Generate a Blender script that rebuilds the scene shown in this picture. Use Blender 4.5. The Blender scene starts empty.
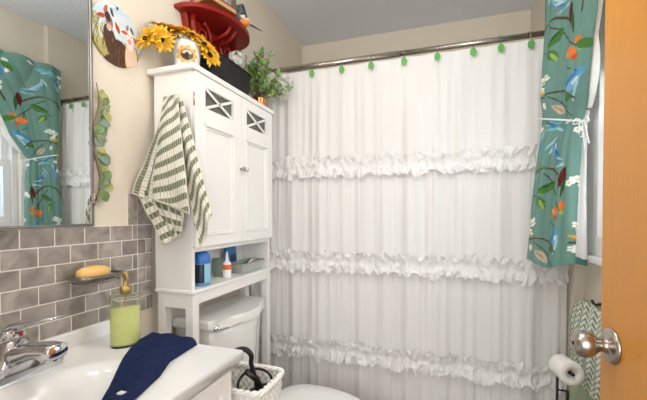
import bpy, bmesh, math, random
import numpy as np
from mathutils import Vector, Matrix, noise
random.seed(7)
S = bpy.context.scene
COL = S.collection
PI = math.pi
OFF = {}            # object name -> world offset of its root
CZ = 1.22           # eye height

# ------------------------------------------------------------------ materials
def lin(c):
    return tuple((x/12.92 if x <= .04045 else ((x+.055)/1.055)**2.4) for x in c)
def hexc(r, g, b): return lin((r/255, g/255, b/255))
MATS = {}
def mat(name, rgb, rough=.5, metal=0., bump=0., bscale=200., var=0., vscale=8., spec=.5,
        trans=0., ior=1.45, transl=0., coat=0., emit=None, attr=False, alpha=1.):
    if name in MATS: return MATS[name]
    m = bpy.data.materials.new(name); m.use_nodes = True
    nt = m.node_tree; b = nt.nodes['Principled BSDF']; L = nt.links
    c = hexc(*rgb)
    b.inputs['Base Color'].default_value = (*c, 1)
    b.inputs['Roughness'].default_value = rough
    b.inputs['Metallic'].default_value = metal
    b.inputs['IOR'].default_value = ior
    b.inputs['Specular IOR Level'].default_value = spec
    b.inputs['Transmission Weight'].default_value = trans
    b.inputs['Coat Weight'].default_value = coat
    b.inputs['Alpha'].default_value = alpha
    tc = nt.nodes.new('ShaderNodeTexCoord')
    csock = None
    if attr:
        a = nt.nodes.new('ShaderNodeAttribute'); a.attribute_name = 'Col'
        csock = a.outputs['Color']; L.new(csock, b.inputs['Base Color'])
    if var:
        n = nt.nodes.new('ShaderNodeTexNoise'); n.inputs['Scale'].default_value = vscale
        n.inputs['Detail'].default_value = 5
        L.new(tc.outputs['Object'], n.inputs['Vector'])
        r = nt.nodes.new('ShaderNodeMix'); r.data_type = 'RGBA'
        r.inputs[6].default_value = (*[x*(1-var) for x in c], 1)
        r.inputs[7].default_value = (*[min(1, x*(1+var)) for x in c], 1)
        L.new(n.outputs['Fac'], r.inputs[0]); csock = r.outputs[2]
        L.new(csock, b.inputs['Base Color'])
    if bump:
        n = nt.nodes.new('ShaderNodeTexNoise'); n.inputs['Scale'].default_value = bscale
        n.inputs['Detail'].default_value = 3
        L.new(tc.outputs['Object'], n.inputs['Vector'])
        bp = nt.nodes.new('ShaderNodeBump'); bp.inputs['Strength'].default_value = bump
        bp.inputs['Distance'].default_value = .01
        L.new(n.outputs['Fac'], bp.inputs['Height']); L.new(bp.outputs['Normal'], b.inputs['Normal'])
    if transl:
        out = nt.nodes['Material Output']
        t = nt.nodes.new('ShaderNodeBsdfTranslucent'); t.inputs['Color'].default_value = (*c, 1)
        if csock: L.new(csock, t.inputs['Color'])
        mx = nt.nodes.new('ShaderNodeMixShader'); mx.inputs[0].default_value = transl
        L.new(b.outputs[0], mx.inputs[1]); L.new(t.outputs[0], mx.inputs[2]); L.new(mx.outputs[0], out.inputs['Surface'])
    if emit:
        b.inputs['Emission Color'].default_value = (*c, 1); b.inputs['Emission Strength'].default_value = emit
    MATS[name] = m
    return m

WALL = mat('wall_paint', (228, 219, 202), .75, bump=.12, bscale=160)
CEIL = mat('ceiling_texture', (232, 236, 242), .9, bump=.5, bscale=90)
FLOORM = mat('vinyl_floor', (150, 135, 118), .5, var=.15, vscale=6)
WHITE = mat('white_paint', (240, 239, 236), .35)
TRIMW = mat('white_trim', (238, 238, 238), .4)
PORC = mat('porcelain', (243, 243, 240), .12, coat=.5)
MARB = mat('cultured_marble', (240, 240, 238), .14, coat=.4)
CHROME = mat('chrome', (214, 214, 216), .14, 1.)
NICKEL = mat('brushed_nickel', (176, 168, 158), .27, 1.)
BRASS = mat('brass', (196, 168, 108), .28, 1.)
COPPER = mat('copper_foil', (205, 140, 85), .25, 1.)
MIRROR = mat('mirror_silver', (226, 230, 230), .01, 1.)
CLOTH = mat('white_cotton', (244, 243, 242), .9, transl=.22, bump=.1, bscale=400, spec=.1)
BLACK = mat('black_metal', (18, 17, 17), .35)
BLACKW = mat('black_wicker', (26, 25, 26), .7, bump=.8, bscale=120)
GREY = mat('smoky_glass', (96, 96, 90), .25)
GLASS = mat('clear_glass', (250, 255, 255), .0, trans=1., ior=1.02)
ATT = mat('printed_cloth', (100, 150, 130), .75, attr=True, spec=.2, transl=.1)
ATTP = mat('printed_plaque', (100, 150, 130), .35, attr=True)
TOWEL = mat('printed_towel', (200, 200, 190), .95, attr=True, bump=.5, bscale=350, spec=.1)
LINING = mat('curtain_lining', (240, 240, 238), .9, transl=.25)
NAVY = mat('navy_terry', (42, 55, 94), 1., bump=1., bscale=300, var=.35, vscale=60, spec=.1)
GREEN = mat('green_plastic', (98, 168, 88), .4)
RED = mat('red_paint', (140, 28, 18), .38)
WICK = mat('white_wicker', (236, 234, 228), .6)

def wood():
    m = bpy.data.materials.new('oak_door'); m.use_nodes = True
    nt = m.node_tree; b = nt.nodes['Principled BSDF']; L = nt.links
    tc = nt.nodes.new('ShaderNodeTexCoord'); mp = nt.nodes.new('ShaderNodeMapping')
    mp.inputs['Scale'].default_value = (9, 9, .6)
    n = nt.nodes.new('ShaderNodeTexNoise'); n.inputs['Scale'].default_value = 5; n.inputs['Detail'].default_value = 6
    n.inputs['Distortion'].default_value = 1.2
    cr = nt.nodes.new('ShaderNodeValToRGB')
    cr.color_ramp.elements[0].position = .3; cr.color_ramp.elements[0].color = (*hexc(192, 128, 46), 1)
    cr.color_ramp.elements[1].position = .75; cr.color_ramp.elements[1].color = (*hexc(198, 134, 50), 1)
    L.new(tc.outputs['Object'], mp.inputs[0]); L.new(mp.outputs[0], n.inputs['Vector'])
    L.new(n.outputs['Fac'], cr.inputs[0]); L.new(cr.outputs[0], b.inputs['Base Color'])
    b.inputs['Roughness'].default_value = .38
    return m
OAK = wood()

def tile_mat():
    m = bpy.data.materials.new('stone_tile'); m.use_nodes = True
    nt = m.node_tree; b = nt.nodes['Principled BSDF']; L = nt.links
    tc = nt.nodes.new('ShaderNodeTexCoord')
    n = nt.nodes.new('ShaderNodeTexNoise'); n.inputs['Scale'].default_value = 16; n.inputs['Detail'].default_value = 7
    n.inputs['Distortion'].default_value = .8
    geo = nt.nodes.new('ShaderNodeNewGeometry')
    add = nt.nodes.new('ShaderNodeVectorMath'); add.operation = 'ADD'
    mul = nt.nodes.new('ShaderNodeVectorMath'); mul.operation = 'SCALE'; mul.inputs['Scale'].default_value = 9.
    cmb = nt.nodes.new('ShaderNodeCombineXYZ')
    L.new(geo.outputs['Random Per Island'], cmb.inputs[0]); L.new(cmb.outputs[0], mul.inputs[0])
    L.new(tc.outputs['Object'], add.inputs[0]); L.new(mul.outputs[0], add.inputs[1])
    L.new(add.outputs[0], n.inputs['Vector'])
    cr = nt.nodes.new('ShaderNodeValToRGB')
    e = cr.color_ramp.elements
    e[0].position = .25; e[0].color = (*hexc(116, 108, 102), 1)
    e[1].position = .75; e[1].color = (*hexc(188, 180, 172), 1)
    L.new(n.outputs['Fac'], cr.inputs[0])
    hs = nt.nodes.new('ShaderNodeHueSaturation')
    mr = nt.nodes.new('ShaderNodeMapRange'); mr.inputs[3].default_value = .86; mr.inputs[4].default_value = 1.12
    L.new(geo.outputs['Random Per Island'], mr.inputs[0]); L.new(mr.outputs[0], hs.inputs['Value'])
    L.new(cr.outputs[0], hs.inputs['Color']); L.new(hs.outputs[0], b.inputs['Base Color'])
    b.inputs['Roughness'].default_value = .45
    return m
TILE = tile_mat()
GROUT = mat('grout', (236, 232, 226), .9)

# ------------------------------------------------------------------ mesh builder
class MB:
    def __init__(s): s.v = []; s.f = []; s.m = []; s.sm = []; s.c = None
    def add(s, v, f, mi=0, smooth=False):
        o = len(s.v); s.v += [tuple(p) for p in v]
        s.f += [tuple(i+o for i in q) for q in f]; s.m += [mi]*len(f); s.sm += [smooth]*len(f)
        return s
    def bm(s, b, mi=0, smooth=False, M=None):
        b.verts.ensure_lookup_table(); b.verts.index_update()
        vs = [(M @ v.co if M else v.co.copy()) for v in b.verts]
        s.add(vs, [[v.index for v in f.verts] for f in b.faces], mi, smooth); b.free(); return s
    def box(s, x0, x1, y0, y1, z0, z1, bev=0, mi=0, M=None, seg=2):
        b = bmesh.new(); bmesh.ops.create_cube(b, size=1)
        for v in b.verts: v.co = Vector(((x0+x1)/2+v.co.x*(x1-x0), (y0+y1)/2+v.co.y*(y1-y0), (z0+z1)/2+v.co.z*(z1-z0)))
        if bev: bmesh.ops.bevel(b, geom=list(b.edges), offset=bev, segments=seg, affect='EDGES', profile=.5)
        return s.bm(b, mi, False, M)
    def lathe(s, prof, c=(0, 0, 0), M=None, n=32, mi=0, sx=1, sy=1, smooth=True):
        v = []; f = []
        for r, z in prof:
            for i in range(n):
                a = 2*PI*i/n; v.append(Vector((r*math.cos(a)*sx, r*math.sin(a)*sy, z)))
        for k in range(len(prof)-1):
            for i in range(n):
                j = (i+1) % n; f.append((k*n+i, k*n+j, (k+1)*n+j, (k+1)*n+i))
        if prof[0][0] > 1e-4: f.append(tuple(range(n))[::-1])
        if prof[-1][0] > 1e-4: f.append(tuple((len(prof)-1)*n+i for i in range(n)))
        T = Matrix.Translation(Vector(c))
        return s.add([T @ (M @ p if M else p) for p in v], f, mi, smooth)
    def tube(s, pts, r, n=10, mi=0, closed=False, smooth=True):
        pts = [Vector(p) for p in pts]; N = len(pts); v = []; f = []
        rr = r if isinstance(r, (list, tuple)) else [r]*N
        up = Vector((0, 0, 1)); prev = None
        for k, p in enumerate(pts):
            if closed: t = pts[(k+1) % N]-pts[k-1]
            else: t = pts[min(k+1, N-1)]-pts[max(k-1, 0)]
            t.normalize()
            if prev is None:
                a = t.cross(up)
                if a.length < .05: a = t.cross(Vector((1, 0, 0)))
            else: a = prev-t*prev.dot(t)
            a.normalize(); prev = a; b_ = t.cross(a)
            for i in range(n):
                q = 2*PI*i/n; v.append(p+(a*math.cos(q)+b_*math.sin(q))*rr[k])
        for k in range(N if closed else N-1):
            k2 = (k+1) % N
            for i in range(n):
                j = (i+1) % n; f.append((k*n+i, k*n+j, k2*n+j, k2*n+i))
        if not closed:
            f.append(tuple(range(n))[::-1]); f.append(tuple((N-1)*n+i for i in range(n)))
        return s.add(v, f, mi, smooth)
    def grid(s, fn, nu, nv, mi=0, smooth=True):
        v = [fn(i/(nu-1), j/(nv-1)) for j in range(nv) for i in range(nu)]
        f = [(j*nu+i, j*nu+i+1, (j+1)*nu+i+1, (j+1)*nu+i) for j in range(nv-1) for i in range(nu-1)]
        return s.add(v, f, mi, smooth)
    def prism(s, poly, ax, d0, d1, mi=0, bev=0, smooth=False):
        """poly: 2-D outline; ax 'x': (y,z) outline swept in x; 'y': (x,z); 'z': (x,y)"""
        def P(a, b, d): return {'x': (d, a, b), 'y': (a, d, b), 'z': (a, b, d)}[ax]
        b = bmesh.new(); n = len(poly)
        lo = [b.verts.new(P(a, c, d0)) for a, c in poly]; hi = [b.verts.new(P(a, c, d1)) for a, c in poly]
        b.faces.new(lo); b.faces.new(hi[::-1])
        for i in range(n): b.faces.new((lo[i], hi[i], hi[(i+1) % n], lo[(i+1) % n]))
        if bev:
            es = [e for e in b.edges if (e.verts[0] in lo) == (e.verts[1] in lo)]
            bmesh.ops.bevel(b, geom=es, offset=bev, segments=2, affect='EDGES', profile=.5)
        bmesh.ops.recalc_face_normals(b, faces=b.faces)
        return s.bm(b, mi, smooth)
    def build(s, name, mats, parent=None, base=None, colors=None, solid=0, recalc=True, autosm=None):
        me = bpy.data.meshes.new(name); me.from_pydata(s.v, [], s.f); me.update()
        if not isinstance(mats, (list, tuple)): mats = [mats]
        for m in mats: me.materials.append(m)
        me.polygons.foreach_set('material_index', s.m); me.polygons.foreach_set('use_smooth', s.sm)
        if colors is not None:
            a = me.color_attributes.new('Col', 'FLOAT_COLOR', 'POINT')
            arr = np.ones((len(s.v), 4), dtype=np.float32); arr[:, :3] = colors
            a.data.foreach_set('color', arr.ravel())
        if recalc:
            b = bmesh.new(); b.from_mesh(me); bmesh.ops.recalc_face_normals(b, faces=b.faces); b.to_mesh(me); b.free()
        o = bpy.data.objects.new(name, me); COL.objects.link(o)
        if parent:
            off = OFF[parent.name]; o.parent = parent; OFF[o.name] = off
            me.transform(Matrix.Translation(-off))
        else:
            vs = np.array(s.v)
            off = Vector(base) if base else Vector((vs[:, 0].mean(), vs[:, 1].mean(), vs[:, 2].min()))
            me.transform(Matrix.Translation(-off)); o.location = off; OFF[o.name] = off
        if solid:
            md = o.modifiers.new('thick', 'SOLIDIFY'); md.thickness = solid; md.offset = 0
        return o

def tag(o, label, cat, group=None):
    o['label'] = label; o['category'] = cat
    if group: o['group'] = group
    return o
def thing(name, label, cat, loc, group=None):
    o = bpy.data.objects.new(name, None); o.empty_display_size = .05; COL.objects.link(o)
    o.location = loc; OFF[o.name] = Vector(loc)
    return tag(o, label, cat, group)
def struct(o): o['kind'] = 'structure'; return o
def copy_tree(root, delta, label=None):
    r = root.copy(); COL.objects.link(r); r.location = root.location+Vector(delta); OFF[r.name] = OFF[root.name]+Vector(delta)
    if label: r['label'] = label
    for ch in root.children:
        c = ch.copy(); COL.objects.link(c); c.parent = r
        for g in ch.children:
            d = g.copy(); COL.objects.link(d); d.parent = c
    return r
def rot_to(d):
    return Vector((0, 0, 1)).rotation_difference(Vector(d).normalized()).to_matrix().to_4x4()

# pattern canvas: colours printed on cloth, sampled at vertices
class Canvas:
    def __init__(s, w, h, px, bg):
        s.w, s.h, s.px = w, h, px; s.nx = int(w/px); s.ny = int(h/px)
        s.a = np.zeros((s.ny, s.nx, 3)); s.a[:] = hexc(*bg)
        s.X, s.Y = np.meshgrid((np.arange(s.nx)+.5)*px, (np.arange(s.ny)+.5)*px)
    def ell(s, cx, cy, a, b, ang, rgb, pinch=0):
        r = max(a, b)*1.2
        i0, i1 = max(0, int((cx-r)/s.px)), min(s.nx, int((cx+r)/s.px)+2); j0, j1 = max(0, int((cy-r)/s.px)), min(s.ny, int((cy+r)/s.px)+2)
        if i0 >= i1 or j0 >= j1: return
        X = s.X[j0:j1, i0:i1]-cx; Y = s.Y[j0:j1, i0:i1]-cy
        c, n = math.cos(ang), math.sin(ang); u = (X*c+Y*n)/a; v = (-X*n+Y*c)/b
        if pinch: m = (np.abs(u) < 1) & (np.abs(v) < np.clip(1-u*u, 0, 1)*(1+.25*u))
        else: m = u*u+v*v < 1
        s.a[j0:j1, i0:i1][m] = hexc(*rgb)
    def line(s, pts, w, rgb):
        for (x0, y0), (x1, y1) in zip(pts[:-1], pts[1:]):
            n = max(2, int(math.hypot(x1-x0, y1-y0)/(w*.4)))
            for k in range(n+1):
                t = k/n; s.ell(x0+(x1-x0)*t, y0+(y1-y0)*t, w/2, w/2, 0, rgb)
    def get(s, x, y):
        i = np.clip((np.asarray(x)/s.px).astype(int), 0, s.nx-1); j = np.clip((np.asarray(y)/s.px).astype(int), 0, s.ny-1)
        return s.a[j, i]

# ------------------------------------------------------------------ room
XL, XR, XA = -1.015, .545, .508     # left wall, right wall, tub alcove wall
YB, YS = 2.51, 1.69
HC = CZ+1.265
YF = -.10
struct(MB().box(XL-.1, XR+.1, YF-.9, YB+.1, -.05, 0).build('floor', FLOORM))
struct(MB().box(XL-.1, XR+.1, YF-.9, YB+.1, HC, HC+.05).build('ceiling', CEIL))
struct(MB().box(XL-.1, XL, YF, YB+.1, 0, HC).build('wall_left', WALL))
struct(MB().box(XL, XA, YB, YB+.1, 0, HC).build('wall_back', WALL))
struct(MB().box(XA, XR+.1, YS, YB+.1, 0, HC).build('wall_alcove', WALL))
# right wall with window hole
WY0, WY1, WZ0, WZ1 = .72, 1.53, 1.135, 2.05
m = MB(); m.box(XR, XR+.1, YF, WY0, 0, HC); m.box(XR, XR+.1, WY1, YS, 0, HC)
m.box(XR, XR+.1, WY0, WY1, 0, WZ0); m.box(XR, XR+.1, WY0, WY1, WZ1, HC)
struct(m.build('wall_right', WALL))
# front wall with the doorway the camera stands in
DX0, DX1 = -.44, .385
m = MB(); m.box(XL, DX0, YF-.0, YF+.1, 0, HC); m.box(DX1, XR, YF, YF+.1, 0, HC); m.box(DX0, DX1, YF, YF+.1, 2.06, HC)
struct(m.build('wall_front', WALL))
m = MB(); m.box(XR-.012, XR, YF+.1, YS, 0, .09, .003); struct(m.build('baseboard_right', TRIMW))
# window
w = bpy.data.objects.new('window_1', None); COL.objects.link(w); w.location = (XR, (WY0+WY1)/2, WZ0); OFF[w.name] = Vector(w.location); struct(w)
m = MB()
m.box(XR-.018, XR-.001, WY1-.005, WY1+.10, 1.068, WZ1+.09, .004); m.box(XR-.018, XR-.001, WY0-.09, WY0+.005, 1.068, WZ1+.09, .004)
m.box(XR-.018, XR-.001, WY0, WY1, WZ1-.005, WZ1+.09, .004); m.box(XR-.018, XR-.001, WY0, WY1, 1.068, WZ0+.005, .004)
m.build('window_casing', TRIMW, w)
m = MB(); m.box(XR-.045, XR+.02, WY0-.1, WY1+.11, 1.045, 1.068, .005); m.build('window_sill', TRIMW, w)
m = MB()
def frame(m, x0, x1, y0, y1, z0, z1, t, bev=.003):
    m.box(x0, x1, y0, y0+t, z0, z1, bev); m.box(x0, x1, y1-t, y1, z0, z1, bev)
    m.box(x0, x1, y0+t, y1-t, z0, z0+t, bev); m.box(x0, x1, y0+t, y1-t, z1-t, z1, bev)
frame(m, XR+.02, XR+.09, WY0, WY1, WZ0, WZ1, .03)
m.build('window_frame', TRIMW, w)
m = MB(); frame(m, XR+.035, XR+.06, WY0+.03, WY1-.03, WZ0+.03, 1.56, .04); m.build('lower_sash', TRIMW, w)
m = MB(); frame(m, XR+.062, XR+.085, WY0+.03, WY1-.03, 1.53, WZ1-.03, .035); m.build('upper_sash', TRIMW, w)
m = MB(); m.box(XR+.046, XR+.049, WY0+.07, WY1-.07, WZ0+.07, 1.52); m.box(XR+.072, XR+.075, WY0+.065, WY1-.065, 1.565, WZ1-.065)
m.build('glass', GLASS, w)
# pleated shade
m = MB()
for k in range(9):
    z1 = 2.04-k*.035; m.box(XR+.004, XR+.016, WY0+.02, WY1-.02, z1-.034, z1, .004)
tag(m.build('pleated_blind', mat('shade_cloth', (205, 192, 170), .9, transl=.4)), 'beige pleated shade drawn down over top of window', 'blind')

# backsplash tiles: real tiles over a grout bed
T = .007
m = MB()
ZT = CZ-.038; ZB = CZ-.343
m.box(XL, XL+T-.0012, .05, 1.03, ZB, ZT, mi=1)
m.box(XL, XL+T-.0012, .926, 1.03, ZT, CZ+.07, mi=1)
rh = (ZT-ZB)/6
for r in range(6):
    z1 = ZT-r*rh; off = .6013+(.0428 if r % 2 else 0)
    for k in range(-8, 6):
        y0 = off+k*.0856; y1 = y0+.0856
        y0 = max(y0, .05); y1 = min(y1, .965)
        if y1-y0 < .012: continue
        m.box(XL, XL+T, y0+.0016, y1-.0016, z1-rh+.0016, z1-.0016, .0008, seg=1)
    ys = [.965, 1.0, 1.03] if r % 2 else [.965, 1.03]
    for a, b_ in zip(ys[:-1], ys[1:]):
        m.box(XL, XL+T, a+.0012, b_-.0012, z1-rh+.0012, z1-.0012, .0008, seg=1)
for a, b_ in ((.926, .965), (.965, 1.03)):
    m.box(XL, XL+T, a+.001, b_-.001, ZT+.001, CZ+.069, .0008, seg=1)
struct(m.build('trim_1', [TILE, GROUT]))

# ------------------------------------------------------------------ mirror
mr = thing('wall_mirror', 'large frameless wall mirror with thin chrome edge above tiled backsplash', 'mirror', (XL, .4, CZ-.035))
MY0, MY1, MZ0, MZ1 = -.0, .793, CZ-.032, 2.25
MB().box(XL+.002, XL+.008, MY0, MY1, MZ0+.003, MZ1).build('mirror_glass', MIRROR, mr)
m = MB(); frame(m, XL+.001, XL+.013, MY0-.006, MY1+.007, MZ0-.005, MZ1+.006, .008, .002); m.build('chrome_edge', mat('dull_chrome', (150, 146, 144), .3, 1.), mr)
m = MB(); zc = CZ+.045
m.box(XL+.001, XL+.017, MY1-.001, MY1+.010, zc-.010, zc+.010, .002); m.lathe([(0, 0), (.006, 0), (.005, .004), (0, .005)], (XL+.016, MY1+.004, zc), rot_to((1, 0, 0)), 16)
m.lathe([(.001, -.02), (.004, -.012), (.0035, 0), (.004, .012), (.001, .02)], (XL+.016, MY1+.004, zc), None, 12)
m.build('mirror_clip', NICKEL, mr)

# ------------------------------------------------------------------ goat plaque
R = .097; GY = GX = 0; cv = Canvas(.2, .2, .0008, (206, 222, 232))
def E(x, y, a, b, an, rgb, p=0): cv.ell(.1+x+GX, .1+y+GY, a, b, math.radians(an), rgb, p)
for k in range(60):
    x = random.uniform(-.1, .1); y = random.uniform(.0, .1); E(x, y, random.uniform(.01, .03), .008, 0, random.choice([(196, 216, 230), (226, 232, 236), (212, 224, 232)]))
E(0, -.08, .12, .055, 0, (176, 166, 112))
for k in range(420):
    x = random.uniform(-.1, .1); y = -.1+random.random()*.085+max(0, -x)*.6
    E(x, y, random.uniform(.008, .02), .0012, 90+random.uniform(-20, 20), random.choice([(150, 148, 70), (196, 180, 110), (110, 120, 52), (214, 200, 140), (120, 98, 60)]))
GY = -.014; GX = -.008; br = (84, 58, 46)
E(.02, -.06, .042, .062, 12, br); E(-.018, -.015, .022, .05, 14, br); E(.012, -.085, .055, .035, 0, (84, 58, 44))
E(-.022, .045, .013, .026, 12, (150, 116, 100)); E(-.022, .026, .009, .011, 0, (206, 180, 172))
E(-.028, .06, .009, .018, 20, (60, 46, 40)); E(-.05, .05, .018, .007, 20, (186, 72, 52), .4); E(.008, .038, .019, .007, -62, (186, 72, 52), .4)
E(-.034, .078, .014, .006, 70, (180, 100, 70)); E(-.012, .078, .014, .005, 110, (70, 60, 60))
E(-.028, .052, .002, .002, 0, (10, 10, 10)); E(-.015, .05, .002, .002, 0, (10, 10, 10))
for k in range(90):
    a = random.random(); E(.02+random.uniform(-.035, .035), -.05+random.uniform(-.045, .05), .008, .0014, 80+random.uniform(-20, 20), random.choice([(70, 46, 36), (128, 92, 70), (60, 44, 36)]))
wh = (236, 226, 214); GY = .004; GX = -.012
E(.064, -.06, .024, .055, 0, (226, 196, 170)); E(.06, -.005, .013, .028, 5, wh); E(.06, .012, .012, .02, 10, (246, 238, 230)); E(.058, -.004, .008, .009, 0, (226, 160, 150))
E(.038, .018, .015, .006, 10, (206, 92, 70), .4); E(.083, .006, .017, .006, -50, (206, 92, 70), .4)
E(.05, .038, .011, .005, 75, (150, 120, 100)); E(.068, .036, .012, .005, 120, (90, 86, 90))
E(.055, .016, .002, .002, 0, (10, 10, 10)); E(.066, .014, .002, .002, 0, (10, 10, 10))
E(.012, .082, .005, .005, 0, (40, 44, 38))
PC = (XL, .890, CZ+.580)
m = MB(); cols = []
NR, NA = 110, 200
v = []; f = []
for i in range(NR+1):
    for j in range(NA):
        a = 2*PI*j/NA; r = R*i/NR; v.append((XL+.009-(.003 if i == NR else 0), PC[1]+r*math.cos(a), PC[2]+r*math.sin(a)))
        cols.append((.1+r*math.cos(a)*.99, .1+r*math.sin(a)*.99))
for i in range(NR):
    for j in range(NA):
        k = (j+1) % NA; f.append((i*NA+j, i*NA+k, (i+1)*NA+k, (i+1)*NA+j))
o = len(v); v += [(XL+.001, PC[1]+R*math.cos(2*PI*j/NA), PC[2]+R*math.sin(2*PI*j/NA)) for j in range(NA)]
cols += [(.1+.099*math.cos(2*PI*j/NA), .1+.099*math.sin(2*PI*j/NA)) for j in range(NA)]
for j in range(NA):
    k = (j+1) % NA; f.append((NR*NA+j, NR*NA+k, o+k, o+j))
f.append(tuple(range(o, o+NA)))
m.add(v, f); cc = np.array(cols)
tag(m.build('goat_plaque', ATTP, colors=cv.get(cc[:, 0], cc[:, 1])), 'round wall plaque painted with two goats in grass, above the tile', 'plaque')

# ------------------------------------------------------------------ leaf helper
def leaf(m, p, d, L, W, mi=0, cup=.15, rounded=False, nrm=None):
    d = Vector(d).normalized(); n = Vector(nrm) if nrm else Vector((random.uniform(-1, 1), random.uniform(-1, 1), random.uniform(-.2, 1)))
    s_ = d.cross(n)
    if s_.length < .01: s_ = d.cross(Vector((1, 0, .3)))
    s_.normalize(); n = s_.cross(d); p = Vector(p)
    ks = [0, .15, .4, .65, .85, 1] ; ws = [.05, .7, 1, .9, .55, .02] if rounded else [.05, .55, 1, .8, .42, .02]
    v = []; f = []
    for k, w_ in zip(ks, ws):
        c = p+d*L*k-n*cup*L*k*k
        v += [c+s_*W*.5*w_+n*cup*W*w_, c, c-s_*W*.5*w_+n*cup*W*w_]
    for i in range(5):
        a = i*3; f += [(a, a+1, a+4, a+3), (a+1, a+2, a+5, a+4)]
    m.add(v, f, mi, True)

GL = [mat('leaf_green', (128, 166, 92), .5, var=.2), mat('leaf_sage', (132, 160, 118), .5, var=.2), mat('leaf_lime', (168, 188, 112), .5, var=.2), mat('leaf_dark', (76, 112, 62), .5, var=.2)]
STEM = mat('plant_stem', (120, 104, 66), .7)
g = thing('eucalyptus_garland', 'thin green eucalyptus leaf garland hanging on wall beside mirror edge', 'garland', (XL+.01, .81, CZ+.04))
m = MB(); pts = [(XL+.012, .806+.012*math.sin(k*.9), CZ+.04+k*.036) for k in range(11)]; m.tube(pts, .0015, 6); m.build('stem', STEM, g)
m = MB()
for k in range(46):
    t = random.random(); z = CZ+.06+t*.31; y = .814+.012*math.sin(t*9)
    a = random.uniform(-1.2, 1.4); L = random.uniform(.020, .040)
    if random.random() < .3: y -= .004
    leaf(m, (XL+.012+random.random()*.01, y, z), (random.uniform(.05, .35), abs(math.cos(a))+.2, math.sin(a)), L, L*random.uniform(.6, .95), random.choice([0, 1, 1, 2, 2]), rounded=True, nrm=(1, random.uniform(-.4, .2), random.uniform(-.3, .3)))
m.build('leaves', [mat('leaf_olive', (118, 146, 84), .5, var=.2), mat('leaf_blue', (128, 150, 134), .5, var=.2), mat('leaf_pale', (176, 176, 110), .5, var=.2)], g)

# ------------------------------------------------------------------ vanity
VX, VY0, VY1, VZ = -.537, .10, .86, CZ-.38
va = thing('vanity_cabinet', 'white bathroom vanity cabinet with drawer under the sink top', 'cabinet', ((XL+VX)/2, .48, 0))
m = MB(); m.box(XL+.001, VX-.03, VY0+.015, VY0+.033, .09, VZ-.033, .001); m.box(XL+.001, VX-.03, VY1-.033, VY1-.015, .09, VZ-.033, .001); m.box(VX-.048, VX-.03, VY0+.033, VY1-.033, .09, VZ-.033); m.box(XL+.001, VX-.048, VY0+.033, VY1-.033, .09, .108); m.box(XL+.001, VX-.09, VY0+.015, VY1-.015, 0, .09); m.build('body', WHITE, va)
def panel(m, x, y0, y1, z0, z1, t=.018, rail=.045):
    m.box(x, x+t*.45, y0, y1, z0, z1, .001); frame(m, x+t*.2, x+t, y0, y1, z0, z1, rail, .002)
for y0, y1 in ((.49, VY1-.022), (VY0+.022, .485)):
    m = MB(); panel(m, VX-.03, y0, y1, .60, VZ-.048); d = m.build('drawer', WHITE, va)
    m = MB(); m.lathe([(.004, 0), (.004, .012), (.012, .018), (.011, .024), (0, .026)], (VX-.013, (y0+y1)/2, .70), rot_to((1, 0, 0)), 20); m.build('knob', NICKEL, d)
    m = MB(); panel(m, VX-.03, y0, y1, .12, .585); d = m.build('door', WHITE, va)
    m = MB(); m.lathe([(.004, 0), (.004, .012), (.012, .018), (.011, .024), (0, .026)], (VX-.013, .53 if y0 > .4 else .44, .5), rot_to((1, 0, 0)), 20); m.build('knob', NICKEL, d)

sk = thing('sink_top', 'white cultured marble vanity top with molded oval basin and low backsplash', 'sink', ((XL+VX)/2, .48, VZ-.025))
BX, BY, BA, BB, BD = -.745, .48, .150, .215, .12
def topz(x, y):
    q = math.sqrt(((x-BX)/BA)**2+((y-BY)/BB)**2)
    if q >= 1.12: return VZ
    t = min(1, max(0, (1.12-q)/.85)); return VZ-BD*t*t*(3-2*t)
m = MB(); NX, NY = 70, 110
x0, x1, y0, y1 = XL+.001, VX, VY0, VY1
ed = .008
def top(u_, v_):
    x = x0+(x1-x0)*u_; y = y0+(y1-y0)*v_; z = topz(x, y)
    return (x, y, z)
m.grid(top, NX, NY)
# rounded outer edge and apron
def edge(pts, outs):
    prof = [(0, 0), (.004, -.001), (.007, -.005), (.008, -.01), (.008, -.028), (0, -.032)]
    v = []; f = []
    for p, o_ in zip(pts, outs):
        for a, b_ in prof: v.append((p[0]+o_[0]*a, p[1]+o_[1]*a, VZ+b_))
    n = len(prof)
    for i in range(len(pts)-1):
        for j in range(n-1): f.append((i*n+j, i*n+j+1, (i+1)*n+j+1, (i+1)*n+j))
    m.add(v, f, 0, True)
edge([(x1, y0), (x1, y1), (x0, y1)], [(1, -0), (1, 1), (0, 1)])
edge([(x0, y0), (x1, y0)], [(0, -1), (1, -1)])
m.add([(x0, y0, VZ-.032), (x1, y0, VZ-.032), (x1, y1, VZ-.032), (x0, y1, VZ-.032)], [])
m.build('basin_top', MARB, sk)
m = MB(); m.box(XL+.001, XL+.019, VY0, VY1+.006, VZ-.001, CZ-.335, .004); m.build('backsplash', MARB, sk)
m = MB(); zb = VZ-BD
m.lathe([(0, .002), (.014, .002), (.021, .004), (.024, .0015), (.024, -.002)], (BX, BY, zb+.004), None, 28); m.build('drain', CHROME, sk)

# faucet
fx, fy = -.945, .53
fa = thing('faucet', 'chrome single lever faucet at back of white sink', 'faucet', (fx, fy, VZ))
m = MB()
def rr(a, b, r, n=8):
    p = []
    for cx, cy, s0 in ((a-r, b-r, 0), (-a+r, b-r, 1), (-a+r, -b+r, 2), (a-r, -b+r, 3)):
        for k in range(n+1):
            t = (s0+k/n)*PI/2; p.append((cx+r*math.cos(t), cy+r*math.sin(t)))
    return p
m.prism([(fx+a, fy+b) for a, b in rr(.030, .098, .029)], 'z', VZ, VZ+.016, bev=.005)
m.build('base_plate', CHROME, fa)
m = MB()
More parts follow.
